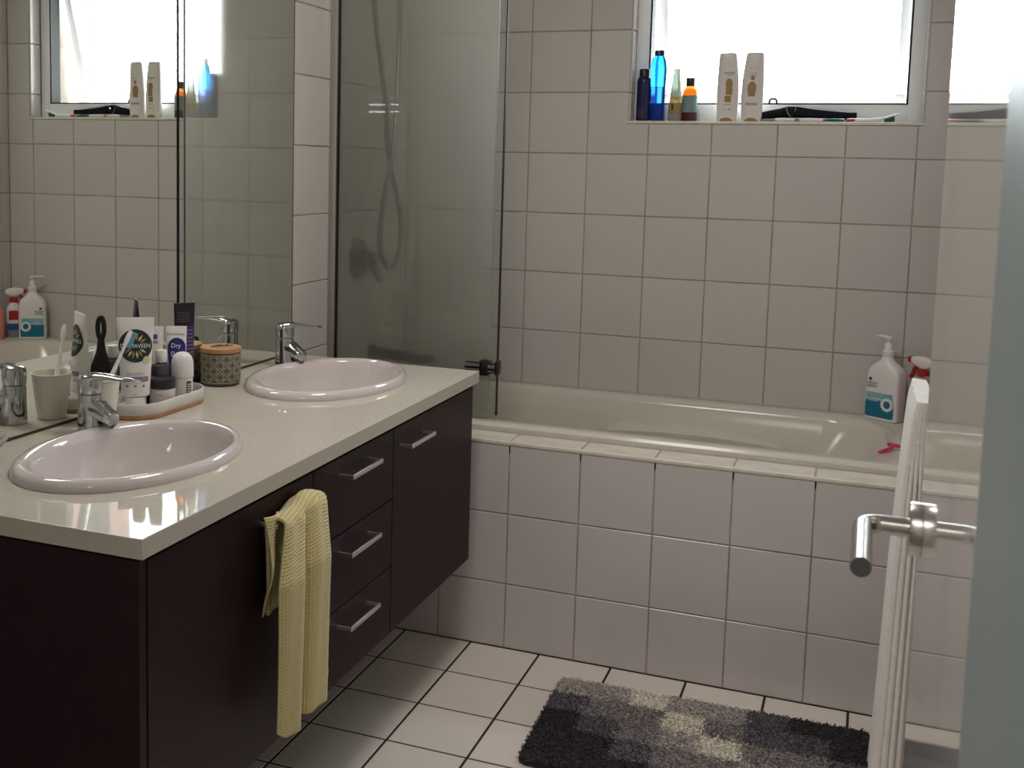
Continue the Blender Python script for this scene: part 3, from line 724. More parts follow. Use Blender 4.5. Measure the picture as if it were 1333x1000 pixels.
# ---------------------------------------------------------------- yellow waffle towel over the door handle
HB = VF + .031
hz = VZ1 - .046
yt = thing('hand_towel', 'yellow waffle hand towel draped over the vanity door handle', 'towel', (0, 0, 0))
def cloth(name, fn, nu, nv, parent, th=.0035):
    V = []; UV = []
    for j in range(nv + 1):
        for i in range(nu + 1):
            p, uv = fn(i / nu, j / nv); V.append(p); UV.append(uv)
    F = [(j * (nu + 1) + i, j * (nu + 1) + i + 1, (j + 1) * (nu + 1) + i + 1, (j + 1) * (nu + 1) + i) for j in range(nv) for i in range(nu)]
    me = bpy.data.meshes.new(name); me.from_pydata(V, [], F); me.update()
    uvl = me.uv_layers.new(name='UVMap')
    for q in me.loops: uvl.data[q.index].uv = UV[q.vertex_index]
    me.polygons.foreach_set('use_smooth', [True] * len(me.polygons))
    o = obj(name, me, 'waffle', parent); md = o.modifiers.new('thickness', 'SOLIDIFY'); md.thickness = th; md.offset = 0
    return o
def main_sheet(u, v):
    k = 1 / (1 + math.exp(-(u - .44) * 80))
    front = .376 * (1 - k) + .376 * k                       # left fold, right fold
    hump = .020 * math.exp(-((u - .66) / .25) ** 2) + .003 * math.sin(9 * u) - .004 * (1 - u)
    back = .17 + .02 * u; bend = .036
    s = v * (back + bend + front)
    y0 = -1.998 + .158 * u
    fold = math.exp(-((u - .44) / .05) ** 2)
    if s < back:
        q = (back - s)
        return (VF + .010 + .004 * math.sin(9 * u + 14 * q), y0 + .05 * q * (.5 - u), hz + .008 + hump - q), (u * .23, s)
    if s < back + bend:
        a = PI * (s - back) / bend
        return (HB + .002 - .0155 * math.cos(a), y0, hz + .008 + hump * (1 - .1 * a) + .010 * math.sin(a)), (u * .23, s)
    d = s - back - bend; q = min(1, d / .10)
    w = (u / .44) if u < .44 else (u - .44) / .56
    bul = (.020 if u < .44 else .024) * max(0, math.sin(PI * w)) ** .7
    x = HB + .0175 + bul * (.3 + .7 * q) - .016 * fold * q + .0022 * math.sin(23 * u + 5 * d) + .006 * q
    y = y0 - .020 * q - .016 * q * (1 - u) ** 2 + .024 * q * max(0, u - .44) - .012 * d + .004 * math.sin(7 * d + 3 * u) + (.010 * math.exp(-((d - .335) / .025) ** 2) if u > .93 else 0)
    z = hz + .008 + hump * .69 - d + .014 * abs(2 * w - 1) ** 5 * max(0, d / front) ** 6
    return (x, y, z), (u * .23, s)
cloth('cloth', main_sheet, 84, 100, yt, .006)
def corner(u, v):
    d = -.012 + .185 * v
    fl = math.exp(-((v - .55) / .22) ** 2)
    return (VF + .020 + .010 * math.sin(4 * v + 3 * u) + .014 * fl, -2.022 - .016 * fl * (1 - u) + .045 * u + .012 * v, hz + .010 - d * (1 - .10 * u)), (u * .05, v * .2)
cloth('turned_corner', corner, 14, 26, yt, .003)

# ---------------------------------------------------------------- bath mat
MX0, MY1, CELL = 0.398, -0.893, 0.0952
PAT = ['GGWGGDKK', 'DMMWMDDK', 'KDMGWMMD', 'KKDMMGMM', 'KKKDMGWM']
CELY = 0.0905; ML = CELL * 8; MW = CELY * 5
bmat_ = thing('bath_mat', 'shaggy bath mat in black, grey and white blocks on the floor tiles', 'bath mat', (MX0, MY1, 0.0005), math.radians(1.5))
G().loft([rrect(.0, ML, -MW, 0, .03, 8, 0.0), rrect(.0, ML, -MW, 0, .03, 8, .007), rrect(.003, ML - .003, -MW + .003, -.003, .03, 8, .010)]).build('backing', 'pile_K', bmat_)
keys = ['K', 'D', 'M', 'G', 'W']
V = []; F = []; MI = []
rnd = random.Random(3)
for k in range(52000):
    x, y = rnd.uniform(.003, ML - .003), -rnd.uniform(.003, MW - .003)
    cx_ = min(max(x, .03), ML - .03); cy_ = min(max(y, -MW + .03), -.03)
    if math.hypot(x - cx_, y - cy_) > .027: continue
    ci = min(7, max(0, int((x + rnd.gauss(0, .0025)) / CELL))); ri = min(4, max(0, int((-y + rnd.gauss(0, .0025)) / CELY)))
    a = rnd.uniform(0, 2 * PI); w = rnd.uniform(.0016, .0028); h = rnd.uniform(.0045, .009)
    tx, ty = rnd.gauss(0, .007), rnd.gauss(-.003, .007); tx = min(max(x + tx, -.002), ML + .002) - x; ty = min(max(y + ty, -MW - .002), .002) - y
    b0 = len(V)
    V += [(x - w * math.cos(a), y - w * math.sin(a), .008), (x + w * math.cos(a), y + w * math.sin(a), .008), (x + tx + w * .7 * math.cos(a), y + ty + w * .7 * math.sin(a), .007 + h), (x + tx - w * .7 * math.cos(a), y + ty - w * .7 * math.sin(a), .007 + h)]
    F.append((b0, b0 + 1, b0 + 2, b0 + 3)); MI.append(keys.index(PAT[ri][ci]))
me = bpy.data.meshes.new('pile'); me.from_pydata(V, [], F); me.update()
for kk in keys: me.materials.append(M['pile_' + kk])
me.polygons.foreach_set('material_index', MI)
po = obj('pile', me, None, bmat_); po['kind'] = 'stuff'
# dyed ground of each block under the tufts
g2 = G()
me = None
V = []; F = []; MI = []
for r in range(5):
    for c_ in range(8):
        x0, x1 = max(.006, c_ * CELL), min(ML - .006, (c_ + 1) * CELL); y0, y1 = max(-MW + .006, -(r + 1) * CELY), min(-.006, -r * CELY)
        b0 = len(V); V += [(x0, y0, .0115), (x1, y0, .0115), (x1, y1, .0115), (x0, y1, .0115)]; F.append((b0, b0 + 1, b0 + 2, b0 + 3)); MI.append(keys.index(PAT[r][c_]))
me = bpy.data.meshes.new('dyed_ground'); me.from_pydata(V, [], F); me.update()
for kk in keys: me.materials.append(M['pile_' + kk])
me.polygons.foreach_set('material_index', MI)
obj('dyed_ground', me, None, bmat_)

# ---------------------------------------------------------------- things on the worktop
ZT = CT1 + .0005
# vanity tray
TXC, TYC, TW, TL = -0.3655, -1.618, .0665, .137
tr = thing('vanity_tray', 'oval white tray on a thin bamboo base against the mirror', 'tray', (TXC, TYC, ZT))
st = lambda d, z, n=18: [(x, y, z) for x, y, z in rrect(-TW + d, TW - d, -TL + d, TL - d, TW - d - .0005, n, z)]
G().loft([st(.002, 0), st(0, .001), st(0, .0075), st(.001, .0085)]).build('bamboo_base', 'bamboo', tr)
G().loft([st(.001, .0086), st(.0, .010), st(-.001, .032), st(.0, .0335), st(.002, .0335), st(.004, .031), st(.0045, .013)]).build('dish', 'tray', tr)
FZ = ZT + .0135

def tube_thing(name, label, loc, rz, H, w0, d0, w1, cap_r, cap_h, m, capm='white_plastic', tilt=0.0, cap_r2=None):
    """squeeze tube standing on its cap: round shoulder below, flat crimp above"""
    t = thing(name, label, 'tube', loc, 0, rot=(tilt, 0, rz))
    G().lathe([(cap_r * .97, 0), (cap_r, .002), (cap_r2 or cap_r, cap_h - .002), ((cap_r2 or cap_r) * .95, cap_h)], 32).build('cap', capm, t)
    def wd(t_): return w0 + (w1 - w0) * t_ ** 1.1, d0 * (1 - t_ ** 1.5) ** .9 + .0012
    rings = []
    for k in range(22):
        t_ = k / 21; w, d = wd(t_); z = cap_h + .003 + (H - cap_h - .003) * t_
        rings.append([(w * math.cos(2 * PI * j / 40), d * math.sin(2 * PI * j / 40), z) for j in range(40)])
    w, d = wd(0); sh = [[(w * k * math.cos(2 * PI * j / 40), d * k * math.sin(2 * PI * j / 40), cap_h + e) for j in range(40)] for k, e in ((.75, 0), (.92, .001))]
    G().loft(sh + rings).build('tube_body', m, t)
    def S(s, z):
        t_ = min(1, max(0, (z - cap_h - .003) / (H - cap_h - .003))); w, d = wd(t_); u = max(-.999, min(.999, s / w))
        return (s, -d * math.sqrt(1 - u * u) - .0007, z)
    return t, S
# big white tube with the round green emblem
HT = .197
t, S = tube_thing('lotion_tube', 'large white tube with a round dark green emblem, standing in the tray', (-.367, -1.690, FZ), math.radians(35), HT, .0300, .021, .0400, .0225, .026, 'white_plastic')
zc = .137
decal('emblem_disc', [p_disc(0, zc, .0352, .0352, 40, 6)], S, 'green_dark', t)
S2 = lambda s, z: (lambda p: (p[0], p[1] - .0004, p[2]))(S(s, z)); S3 = lambda s, z: (lambda p: (p[0], p[1] - .0008, p[2]))(S(s, z))
pet = []; pet2 = []
for k in range(16):
    a = 2 * PI * (k + .5) / 16
    if abs(math.sin(a)) > .3:
        (pet if k % 2 else pet2).append(p_petal(0, zc, a, .011, .028, .0026))
decal('emblem_petals', pet, S2, 'ochre', t); decal('emblem_petals', pet2, S2, 'cream_ink', t)
decal('lettering', [p_text('DERMAVEEN', 0, zc, .062, .0085)], S3, 'white_ink', t)
decal('label_band', [p_rect(-.027, .060, .027, .071), p_rect(-.018, .0752, .018, .0762)], S, 'lavender', t)
decal('label_patch', [p_rect(-.011, .0595, .011, .0635)], S2, 'white_ink', t)
decal('seal_mark', [p_disc(.024, .106, .0085, .0085, 20, 2)], S2, 'cream_ink', t)
decal('lettering', [p_text('SENSITIVE RELIEF', 0, .0785, .034, .002)] + [p_rect(-.017 + .017 * k - .0025, .049, -.017 + .017 * k + .0025, .053, 2, 2) for k in range(3)] + [p_text('250 g', 0, .033, .010, .003)], S, 'grey_ink', t)
# second tubes
t, S = tube_thing('cream_tube', 'white tube with a deep blue arch panel reading Dry Skin', (-.368, -1.536, FZ), math.radians(31), .158, .021, .017, .0245, .019, .022, 'white_plastic', tilt=math.radians(-2))
arch = p_disc(.002, .110, .0200, .022, 32, 5)
decal('blue_panel', [([(x, z if z > .110 else .110 - (.110 - z) * 2.9) for x, z in arch[0]], arch[1])], S, 'navy_print', t)
S2 = lambda s, z, S=S: (lambda p: (p[0], p[1] - .0004, p[2]))(S(s, z))
decal('lettering', [p_text('Dry', .001, .113, .021, .013), p_text('Skin', .001, .0955, .024, .0115)], S2, 'white_ink', t)
decal('lettering', [p_text('DermalTherapy', 0, .1395, .040, .0058)], S, 'ink', t)
t, S = tube_thing('ointment_tube', 'small white tube with a square blue mark, behind the Dry Skin tube', (-.408, -1.558, FZ), math.radians(30), .158, .0155, .012, .018, .013, .018, 'white_plastic')
decal('blue_mark', [p_rect(-.004, .130, .005, .140, 2, 2)], S, 'blue_print', t)
decal('lettering', [p_rect(-.005, .120, .006, .122, 2, 1), p_rect(-.005, .1235, .006, .1255, 2, 1)], S, 'grey_ink', t)
t, S = tube_thing('hair_mask_tube', 'tall black tube with a purple side, at the tray end by the jar', (-.373, -1.494, FZ), math.radians(46), .207, .020, .0165, .0245, .0185, .024, 'purple_black', 'black')
decal('purple_panel', [p_rect(-.004, .03, .021, .155, 8, 12)], S, 'purple_label', t)
S2 = lambda s, z, S=S: (lambda p: (p[0], p[1] - .0004, p[2]))(S(s, z))
decal('lettering', [p_rect(.000, .05 + .0085 * k, .017, .0515 + .0085 * k, 5, 1) for k in range(12)], S2, 'lavender', t)
decal('lettering', [p_rect(-.018, .165 + .005 * k, .012, .1658 + .005 * k, 6, 1) for k in range(5)], S2, 'grey_ink', t)

# face-cream jar
t = thing('cream_jar', 'low pale pink jar with a dark plum lid, front of the tray', 'jar', (-.338, -1.632, FZ), math.radians(33))
G().lathe([(.026, 0), (.0275, .002), (.0278, .034), (.026, .037)], 40).build('jar_body', 'pink_jar', t)
G().lathe([(.0272, .0372), (.0285, .039), (.0288, .055), (.0275, .0585), (.023, .060)], 40).build('lid', 'plum_lid', t)
S = S_round(.0278)
decal('lettering', [p_rect(-.018, .026, .004, .0268, 6, 1), p_rect(-.016, .0235, 0, .0243, 6, 1), p_rect(-.019, .014, -.007, .0148, 4, 1), p_rect(-.019, .011, -.008, .0118, 4, 1), p_rect(.000, .0105, .007, .0118, 3, 1), p_rect(.013, .010, .0136, .023, 1, 2)], S, 'grey_ink', t)
# smoky bottle with white cap behind it
t = thing('toner_bottle', 'small smoky bottle with a white cap, behind the plum-lidded jar', 'bottle', (-.374, -1.585, FZ), math.radians(30))
G().lathe([(.021, 0), (.0225, .003), (.0225, .068), (.020, .077), (.011, .081), (.0105, .085)], 36).build('bottle_body', 'smoke', t)
G().lathe([(.0128, .0835), (.0132, .085), (.0132, .108), (.012, .1105)], 32).build('cap', 'white_plastic', t)
S = S_round(.0225)
decal('lettering', [p_rect(-.012, .030 + .006 * k, .012, .0315 + .006 * k, 6, 1) for k in range(5)], S, 'grey_ink', t)
# roll-on deodorant
t = thing('roll_on_deodorant', 'white round-topped roll-on deodorant standing in the tray', 'deodorant', (-.330, -1.567, FZ), math.radians(36)); t.scale = (1.12, 1.12, 1.06)
def rr_(prof): return G().loft([[(r * math.cos(2 * PI * j / 36), r * .78 * math.sin(2 * PI * j / 36), z) for j in range(36)] for r, z in prof])
rr_([(.019, 0), (.0205, .002), (.0212, .03), (.0205, .045), (.0215, .0475)]).build('bottle_body', 'white_plastic', t)
rr_([(.0216, .048), (.0222, .056), (.0222, .070), (.0212, .083), (.018, .092), (.012, .0985), (.005, .101)]).build('cap', 'white_plastic', t)
S = lambda s, z: (.0212 * math.sin(s / .0212), -.0165 * math.cos(s / .0212) - .0009, z)
decal('label_patch', [p_rect(.008, .004, .0195, .040, 6, 6)], S, 'green_dark', t)
S2 = lambda s, z, S=S: (lambda p: (p[0] * 1.01, p[1] - .0004, p[2]))(S(s, z))
decal('lettering', [p_rect(.0095, .008 + .005 * k, .018, .010 + .005 * k, 4, 1) for k in range(6)], S2, 'white_ink', t)
# black detangling brush hidden behind the big tube, seen in the mirror
t = thing('hair_brush', 'black brush standing behind the large white tube, shown in the mirror', 'brush', (-.384, -1.640, FZ), math.radians(-35))
def br(prof): return G().loft([[(w * math.cos(2 * PI * j / 24), d * math.sin(2 * PI * j / 24), z) for j in range(24)] for w, d, z in prof])
br([(.022, .010, 0), (.025, .012, .003), (.026, .012, .055), (.022, .011, .075), (.011, .008, .105), (.0075, .006, .130), (.0075, .0055, .136)]).build('brush_body', 'black', t)
ringp = [(.0070 * math.sin(a), 0, .158 - .024 * math.cos(a)) for a in [2 * PI * k / 28 for k in range(29)]]
G().tube(ringp, .0056, 10).build('handle_loop', 'black', t)
g = G()
for ix in range(9):
    for iz in range(9): g.cyl((-.018 + .0045 * ix, .010, .008 + .0052 * iz), (-.018 + .0045 * ix, .0185, .008 + .0052 * iz), .0009, 5)
bo = g.build('bristles', 'black', t); bo['kind'] = 'stuff'

# toothbrush cup
CX_, CY_ = -.377, -1.798
t = thing('toothbrush_cup', 'plain cream tapered cup holding a toothbrush, behind the nearer tap', 'cup', (CX_, CY_, ZT))
G().lathe([(.028, 0), (.0295, .0015), (.0405, .093), (.0422, .0945), (.0422, .0965), (.0405, .097), (.0388, .095), (.0278, .004), (.012, .0035)], 48).build('cup_body', 'cup', t)
t = thing('toothbrush', 'white and green toothbrush with blue bristles leaning in the cup', 'toothbrush')
A, B = Vector((-.386, -1.812, ZT + .0095)), Vector((-.3530, -1.7235, .985))
D = (B - A); L = D.length; D.normalize()
tb = bpy.data.objects.new('toothbrush_body', None)
def along(a): return tuple(A + D * (a * L))
bpy.data.objects.remove(tb)
G().tube([along(a) for a in (0, .1, .3, .42, .55, .7, .80, .88, .95, 1)], [.0035, .0048, .0055, .0062, .0048, .0032, .0036, .0058, .0058, .004], 14).build('handle', 'white_plastic', t)
side = Vector((.72, .70, 0)); side = (side - D * side.dot(D)).normalized()
g = G()
for a0, a1 in ((.12, .30), (.34, .60)):
    g.tube([tuple(Vector(along(a0 + (a1 - a0) * k / 8)) + side * .0028) for k in range(9)], [.002, .0038, .0045, .0048, .0048, .0045, .004, .003, .002], 12)
g.build('grip', 'tb_green', t)
g = G()
for k in range(7):
    p = Vector(along(.835 + .14 * k / 6)); g.tube([tuple(p + side * .003), tuple(p + side * .0140)], [.0042, .0046], 8)
g.build('bristles', 'tb_blue', t)

# patterned jar with beech lid
JX, JY, JR = -.3835, -1.318, .0405
t = thing('storage_jar', 'taupe patterned stoneware jar with a beech wood lid', 'jar', (JX, JY, ZT), math.radians(30)); t.scale = (1.18, 1.18, 1.18)
G().lathe([(.034, 0), (.0385, .002), (.0405, .006), (.0408, .066), (.0395, .0685)], 56).build('jar_body', 'jar_grey', t)
G().lathe([(.0395, .0688), (.0425, .0693), (.0425, .0775), (.0415, .0785)], 56).build('lid', 'wood_lid', t)
S = S_round(lambda z: .0409 if z > .006 else .0395, .0005)
pol = []
ncell = 10; cw = 2 * PI * .0414 / ncell; ch = .0235
for r in range(-1, 7):
    for k in range(ncell):
        s0 = (k + (.5 if r % 2 else 0)) * cw; z0 = .009 + r * ch / 2
        def cl(pts): return [(x, min(.0655, max(.0075, z))) for x, z in pts]
        pol.append(p_line(cl([(s0 + .0026 * math.cos(a), z0 + .0026 * math.sin(a)) for a in [2 * PI * q / 12 for q in range(13)]]), .0011))
        for e in (.36,):
            pts = []
            for q in range(5):
                a = PI / 2 * q
                pts.append((s0 + cw * e * math.cos(a), z0 + ch * e * math.sin(a)))
            for q in range(4):
                (xa, za), (xb, zb) = pts[q], pts[q + 1]
                pol.append(p_line(cl([(xa + (xb - xa) * (.12 + .76 * v / 6) + (0.0012 * math.sin(PI * v / 6)) * (1 if xb < xa else -1) * (1 if e > .4 else -1) * 0, za + (zb - za) * (.12 + .76 * v / 6)) for v in range(7)]), .0013))
        for q in range(4):
            a = PI / 4 + PI / 2 * q
            pol.append(p_line(cl([(s0 + cw * w_ * math.cos(a) * .72, z0 + ch * w_ * math.sin(a) * .72) for w_ in (.46, .60, .68)]), .0012))
decal('line_pattern', pol, S, 'jar_line', t)['kind'] = 'stuff'
def pin(name, label, x, y, rz):
    g = G(); g.tube(spline([(-.020, .0, 0), (-.008, .0025, .001), (.008, .001, .0005), (.021, .004, .002), (.0245, .0015, .003), (.021, -.003, .0025), (.006, -.0015, .0012), (-.006, -.004, .001), (-.018, -.0035, 0)], 5), .0008, 6)
    o = g.build(name, 'pin', None, loc=(x, y, ZT + .0788 * 1.18 + .0006), rot=(0, 0, rz)); tag(o, label, 'hairpin', 'hairpins on the jar lid'); return o
pin('hairpin', 'bent dark hairpin lying across another on the wooden jar lid', JX - .004, JY - .006, .9)
pin('hairpin', 'bent dark hairpin lying under the other on the wooden jar lid', JX + .002, JY + .008, .3)
# pressed-glass dish at the frame's edge
t = thing('soap_dish', 'clear pressed-glass dish on the worktop beside the nearer basin', 'dish', (-.397, -2.125, ZT))
n_ = 48
rings = []
for r, z, f in ((.026, 0, 0), (.030, .002, .0005), (.033, .010, .0018), (.046, .024, .0022), (.054, .031, .0015), (.052, .032, .0012), (.044, .025, .001), (.028, .012, 0), (.006, .010, 0)):
    rings.append([((r + f * math.cos(12 * 2 * PI * j / n_)) * .78 * math.cos(2 * PI * j / n_), (r + f * math.cos(12 * 2 * PI * j / n_)) * math.sin(2 * PI * j / n_) * 1.25, z) for j in range(n_)])
G().loft(rings).build('glass_bowl', 'dish_glass', t)

# ---------------------------------------------------------------- window sill row
ZS = WZ0 + .0004
t = thing('shampoo_bottle', 'dark navy bottle in the corner of the window sill', 'bottle', (.374, .032, ZS), math.radians(-10))
G().lathe([(.020, 0), (.0225, .003), (.0225, .125), (.021, .136), (.016, .141)], 32).build('bottle_body', 'navy_bottle', t)
G().lathe([(.0165, .1415), (.0165, .165), (.015, .167)], 28).build('cap', 'black', t)
S = S_round(.0225)
decal('label_outline', [p_line([(-.006, .012), (.004, .012), (.004, .042), (-.006, .042), (-.006, .012)], .0012)], S, 'grey_ink', t)
t = thing('body_wash_bottle', 'tall bright blue translucent bottle with a black cap on the sill', 'bottle', (.419, .036, ZS), math.radians(5))
ob = lambda prof, sq=.75: G().loft([[(r * math.cos(2 * PI * j / 36), r * sq * math.sin(2 * PI * j / 36), z) for j in range(36)] for r, z in prof])
ob([(.018, 0), (.021, .003), (.0225, .06), (.0245, .110)]).build('lower_body', 'blue_liquid', t)
ob([(.0245, .1103), (.0262, .150), (.0265, .170), (.0225, .195), (.0165, .208)]).build('upper_body', 'blue_bottle', t)
ob([(.0165, .2083), (.0165, .224), (.015, .226)], .9).build('cap', 'navy_bottle', t)
t = thing('gel_bottle', 'pale green cone-shaped bottle half full of honey-coloured gel', 'bottle', (.477, .038, ZS))
ob([(.0235, 0), (.0240, .002), (.0238, .021)], .8).build('cap', 'grey_plastic', t)
ob([(.0236, .0213), (.0225, .05), (.0195, .078)], .8).build('gel', 'honey', t)
ob([(.0194, .0783), (.015, .12), (.0105, .158), (.011, .160), (.0108, .168)], .8).build('bottle_body', 'pale_bottle', t)
S = lambda s, z: (s - .006, -.0186 - .0005, z)
decal('lettering', [p_rect(-.004, .035, .002, .054, 2, 3)], S, 'ink', t)
t = thing('oil_bottle', 'small amber bottle with a black cap and grey-teal label on sill', 'bottle', (.522, .036, ZS))
G().lathe([(.022, 0), (.024, .002), (.024, .028)], 32).build('base', 'dark_red', t)
G().lathe([(.0241, .0283), (.0241, .082)], 32).build('label', 'teal_label', t)
G().lathe([(.0238, .0823), (.0225, .096), (.016, .1085), (.0135, .111)], 32).build('bottle_body', 'amber', t)
G().lathe([(.0138, .1113), (.0145, .113), (.0145, .136), (.013, .1385)], 28).build('cap', 'black', t)
S = S_round(.0241)
decal('lettering', [p_disc(-.002, .066, .0085, .0085, 20, 2)], S, 'grey_plastic', t)
S2 = S_round(.0241, .001)
decal('lettering', [p_text('OIL', -.002, .066, .010, .005)], S2, 'ink', t)

def conditioner(label, x, mirrored, kind):
    t = thing('conditioner_bottle', label, 'bottle', (x, .030, ZS), 0, 'pearl white hair-care bottles')
    sg = -1 if mirrored else 1
    def prof(z):
        u = z / .214
        hw = .0305 + .005 * math.sin(PI * min(1, u * 1.05)) - .003 * u
        return hw, sg * (.002 * math.sin(PI * u) - .0035 * u)
    rings = []
    for k in range(30):
        u = k / 29; z = .004 + .208 * u; hw, c = prof(z); d = .019 * (1 - .35 * u)
        if k == 29: hw *= .93; d *= .85
        if k == 0: hw *= .96
        rings.append([(c + p[0] * hw, p[1] * d, z) for p in superellipse(0, 0, 1, 1, 2.6, 40, 0)])
    hw, c = prof(.214); rings.append([(c + p[0] * hw * .80, p[1] * .009, .2145) for p in superellipse(0, 0, 1, 1, 2.6, 40, 0)])
    hw, c = prof(0); rings.insert(0, [(c + p[0] * hw * .90, p[1] * .017, 0) for p in superellipse(0, 0, 1, 1, 2.6, 40, 0)])
    G().loft(rings).build('bottle_body', 'cream_plastic', t)
    def S(s, z):
        hw, c = prof(z); d = .019 * (1 - .35 * z / .214); u = max(-.999, min(.999, s / hw))
        return (c + s, -d * (1 - abs(u) ** 2.6) ** (1 / 2.6) - .0007, z)
    S2 = lambda s, z: (lambda p: (p[0], p[1] - .0004, p[2]))(S(s, z))
    tab = p_disc(0, .0, .019, .010, 28, 4, 0.0)
    decal('cap_notch', [([(a_, b_ + .0015) for a_, b_ in tab[0]], tab[1])], S, 'gold', t)
    if kind == 0:
        decal('lettering', [p_text('PANTENE', .006, .151, .032, .0065), p_text('PRO-V', .007, .1435, .012, .003)], S, 'ink', t)
        decal('capsule_mark', [p_disc(.005, .120, .0105, .014, 24, 4), p_rect(-.0045, .082, .0150, .118, 6, 6), p_rect(-.0075, .060, .0120, .080, 6, 4), p_rect(-.009, .0515, .0125, .0535, 6, 1)], S, 'gold', t)
        decal('capsule_mark', [p_rect(-.008, .113, .018, .1155, 6, 1), p_rect(-.0075, .099, .018, .101, 6, 1)], S2, 'gold2', t)
        decal('lettering', [p_rect(-.013, .036, -.002, .0375, 4, 1), p_rect(.004, .036, .013, .039, 4, 2)], S, 'grey_ink', t)
    else:
        decal('lettering', [p_text('PANTENE', .0, .054, .034, .0075), p_text('repair', -.009, .166, .012, .003), p_text('protect', .012, .167, .012, .003), p_text('CONDITIONER', 0, .151, .020, .003), p_text('smooth', 0, .144, .020, .004)], S, 'ink', t)
        decal('capsule_mark', [p_disc(0, .135, .0065, .007, 20, 3), p_disc(-.001, .104, .0135, .020, 28, 5), p_rect(-.012, .078, .010, .098, 6, 4)], S, 'gold', t)
        decal('capsule_mark', [p_rect(-.0125, .097, .012, .112, 6, 3), p_rect(-.016, .0925, .016, .0945, 6, 1)], S2, 'gold2', t)
    return t
conditioner('white curved bottle with the word high above a gold mark, left of its pair', .640, False, 0)
conditioner('white curved bottle with the word low under a gold mark, by the straightener', .716, True, 1)

t = thing('hair_straightener', 'dark navy hair straightener lying along the window sill', 'hair straightener', (0, 0, ZS))
up = []
for x, z0, z1, w in ((.742, .0095, .030, .010), (.80, .0125, .043, .012), (.824, .0135, .050, .013), (.850, .0135, .050, .013), (.90, .0115, .042, .012), (.95, .0095, .036, .011), (1.0, .008, .0315, .0105), (1.026, .008, .031, .0100)):
    up.append([(x, .044 + p[1] * w, (z0 + z1) / 2 + p[0] * (z1 - z0) / 2) for p in superellipse(0, 0, 1, 1, 3.5, 20, 0)])
G().loft(up).build('upper_arm', 'straightener', t)
lo = []
for x, z0, z1, w in ((.742, .0003, .009, .010), (.80, .0003, .012, .012), (.85, .0003, .013, .012), (.95, .0003, .009, .011), (1.026, .0003, .0075, .010)):
    lo.append([(x, .044 + p[1] * w, (z0 + z1) / 2 + p[0] * (z1 - z0) / 2) for p in superellipse(0, 0, 1, 1, 3.5, 20, 0)])
G().loft(lo).build('lower_arm', 'grey_plastic', t)
g = G().tube(spline([(.848, .0300, .051), (.90, .0305, .043), (.96, .0318, .0365), (1.02, .0326, .032)], 6), .0012, 6)
g.tube(spline([(.818, .0305, .047), (.824, .0295, .030), (.832, .030, .018), (.845, .030, .012)], 5), .0011, 6).tube(spline([(.846, .030, .047), (.848, .0295, .040), (.844, .030, .034)], 4), .0011, 6)
g.build('chrome_line', 'chrome', t)
def brush2(label, x0, x1, y, flip):
    t = thing('toothbrush', label, 'toothbrush', (0, y, ZS), 0, 'toothbrushes lying on the sill')
    xs = [x0 + (x1 - x0) * k / 10 for k in range(11)]
    zz = [.006, .0065, .006, .0058, .0062, .007, .0085, .012, .017, .022, .026] if flip else [.006, .0065, .0062, .006, .006, .006, .006, .006, .006, .0065, .007]
    rs = [.004, .0056, .0056, .0052, .0055, .0055, .005, .0042, .0045, .0040, .0018] if flip else [.0045, .0056, .005, .0045, .0056, .0058, .0052, .0045, .0040, .0036, .0035]
    G().tube([(x, 0, z) for x, z in zip(xs, zz)], rs, 12).build('handle', 'white_plastic', t)
    if flip:
        G().tube([(x0 + .000, -.0018, .006), (x0 + .018, -.0022, .006), (x0 + .033, -.001, .0065)], [.004, .0048, .003], 10).build('grip', 'tb_red', t)
        g = G()
        for k in range(5): g.tube([(x1 - .045 + .006 * k, 0, .013 + .002 * k), (x1 - .040 + .005 * k, 0, .001 + .0002 * k)], .0042, 8)
        g.build('bristles', 'tb_dkgreen', t)
    else:
        G().tube([(x0 + .14, -.0018, .006), (x0 + .17, -.0028, .006), (x0 + .20, -.0018, .006)], [.003, .0052, .003], 10).build('grip', 'tb_dkgreen', t)
        G().tube([(x0 + .055, -.003, .006), (x0 + .065, -.0038, .006), (x0 + .075, -.003, .006)], [.0015, .003, .0015], 8).build('grip_dot', 'tb_dkgreen', t)
    return t
brush2('white toothbrush with dark green grip lying before the hair straightener', .790, .992, .014, False)
brush2('white toothbrush with a red end and raised dark green head', .998, 1.150, .016, True)

# ---------------------------------------------------------------- bottles and razor on the bath rim
ZB = zr + .0006
t = thing('handwash_bottle', 'large white pump bottle with a teal label on the bath corner', 'bottle', (1.157, -.066, ZB), math.radians(-32))
sec = lambda hw, hd, z, e=5: superellipse(0, 0, hw, hd, e, 48, z)
G().loft([sec(.050, .026, 0), sec(.053, .029, .003), sec(.0535, .0295, .05), sec(.0525, .029, .120), sec(.0515, .0285, .146, 4.5), sec(.044, .0265, .160, 4), sec(.029, .023, .172, 3), sec(.019, .019, .182, 2.2), sec(.016, .016, .192, 2), sec(.0155, .0155, .196, 2)]).build('bottle_body', 'white_plastic', t)
pm = G().lathe([(.0175, .1963), (.018, .198), (.0175, .210), (.0125, .214), (.0115, .232), (.010, .234)], 28)
pm.lathe([(.0045, .2338), (.0045, .245)], 12).lathe([(.009, .2448), (.0105, .246), (.0105, .252), (.008, .254)], 20)
pm.tube([(-.004, 0, .2495), (-.030, .004, .251), (-.044, .006, .2475)], [.0055, .0045, .0032], 10)
pm.build('pump', 'white_plastic', t)
S = lambda s, z: (s, -.0295 - .0008, z)
lab = rrect(-.047, .046, .008, .092, .008, 6, 0)
decal('label_panel', [([(p[0], p[1]) for p in rrect(-.046, .045, .010, .062, .007, 6, 0)], [tuple(range(24))])], S, 'pump_teal', t)
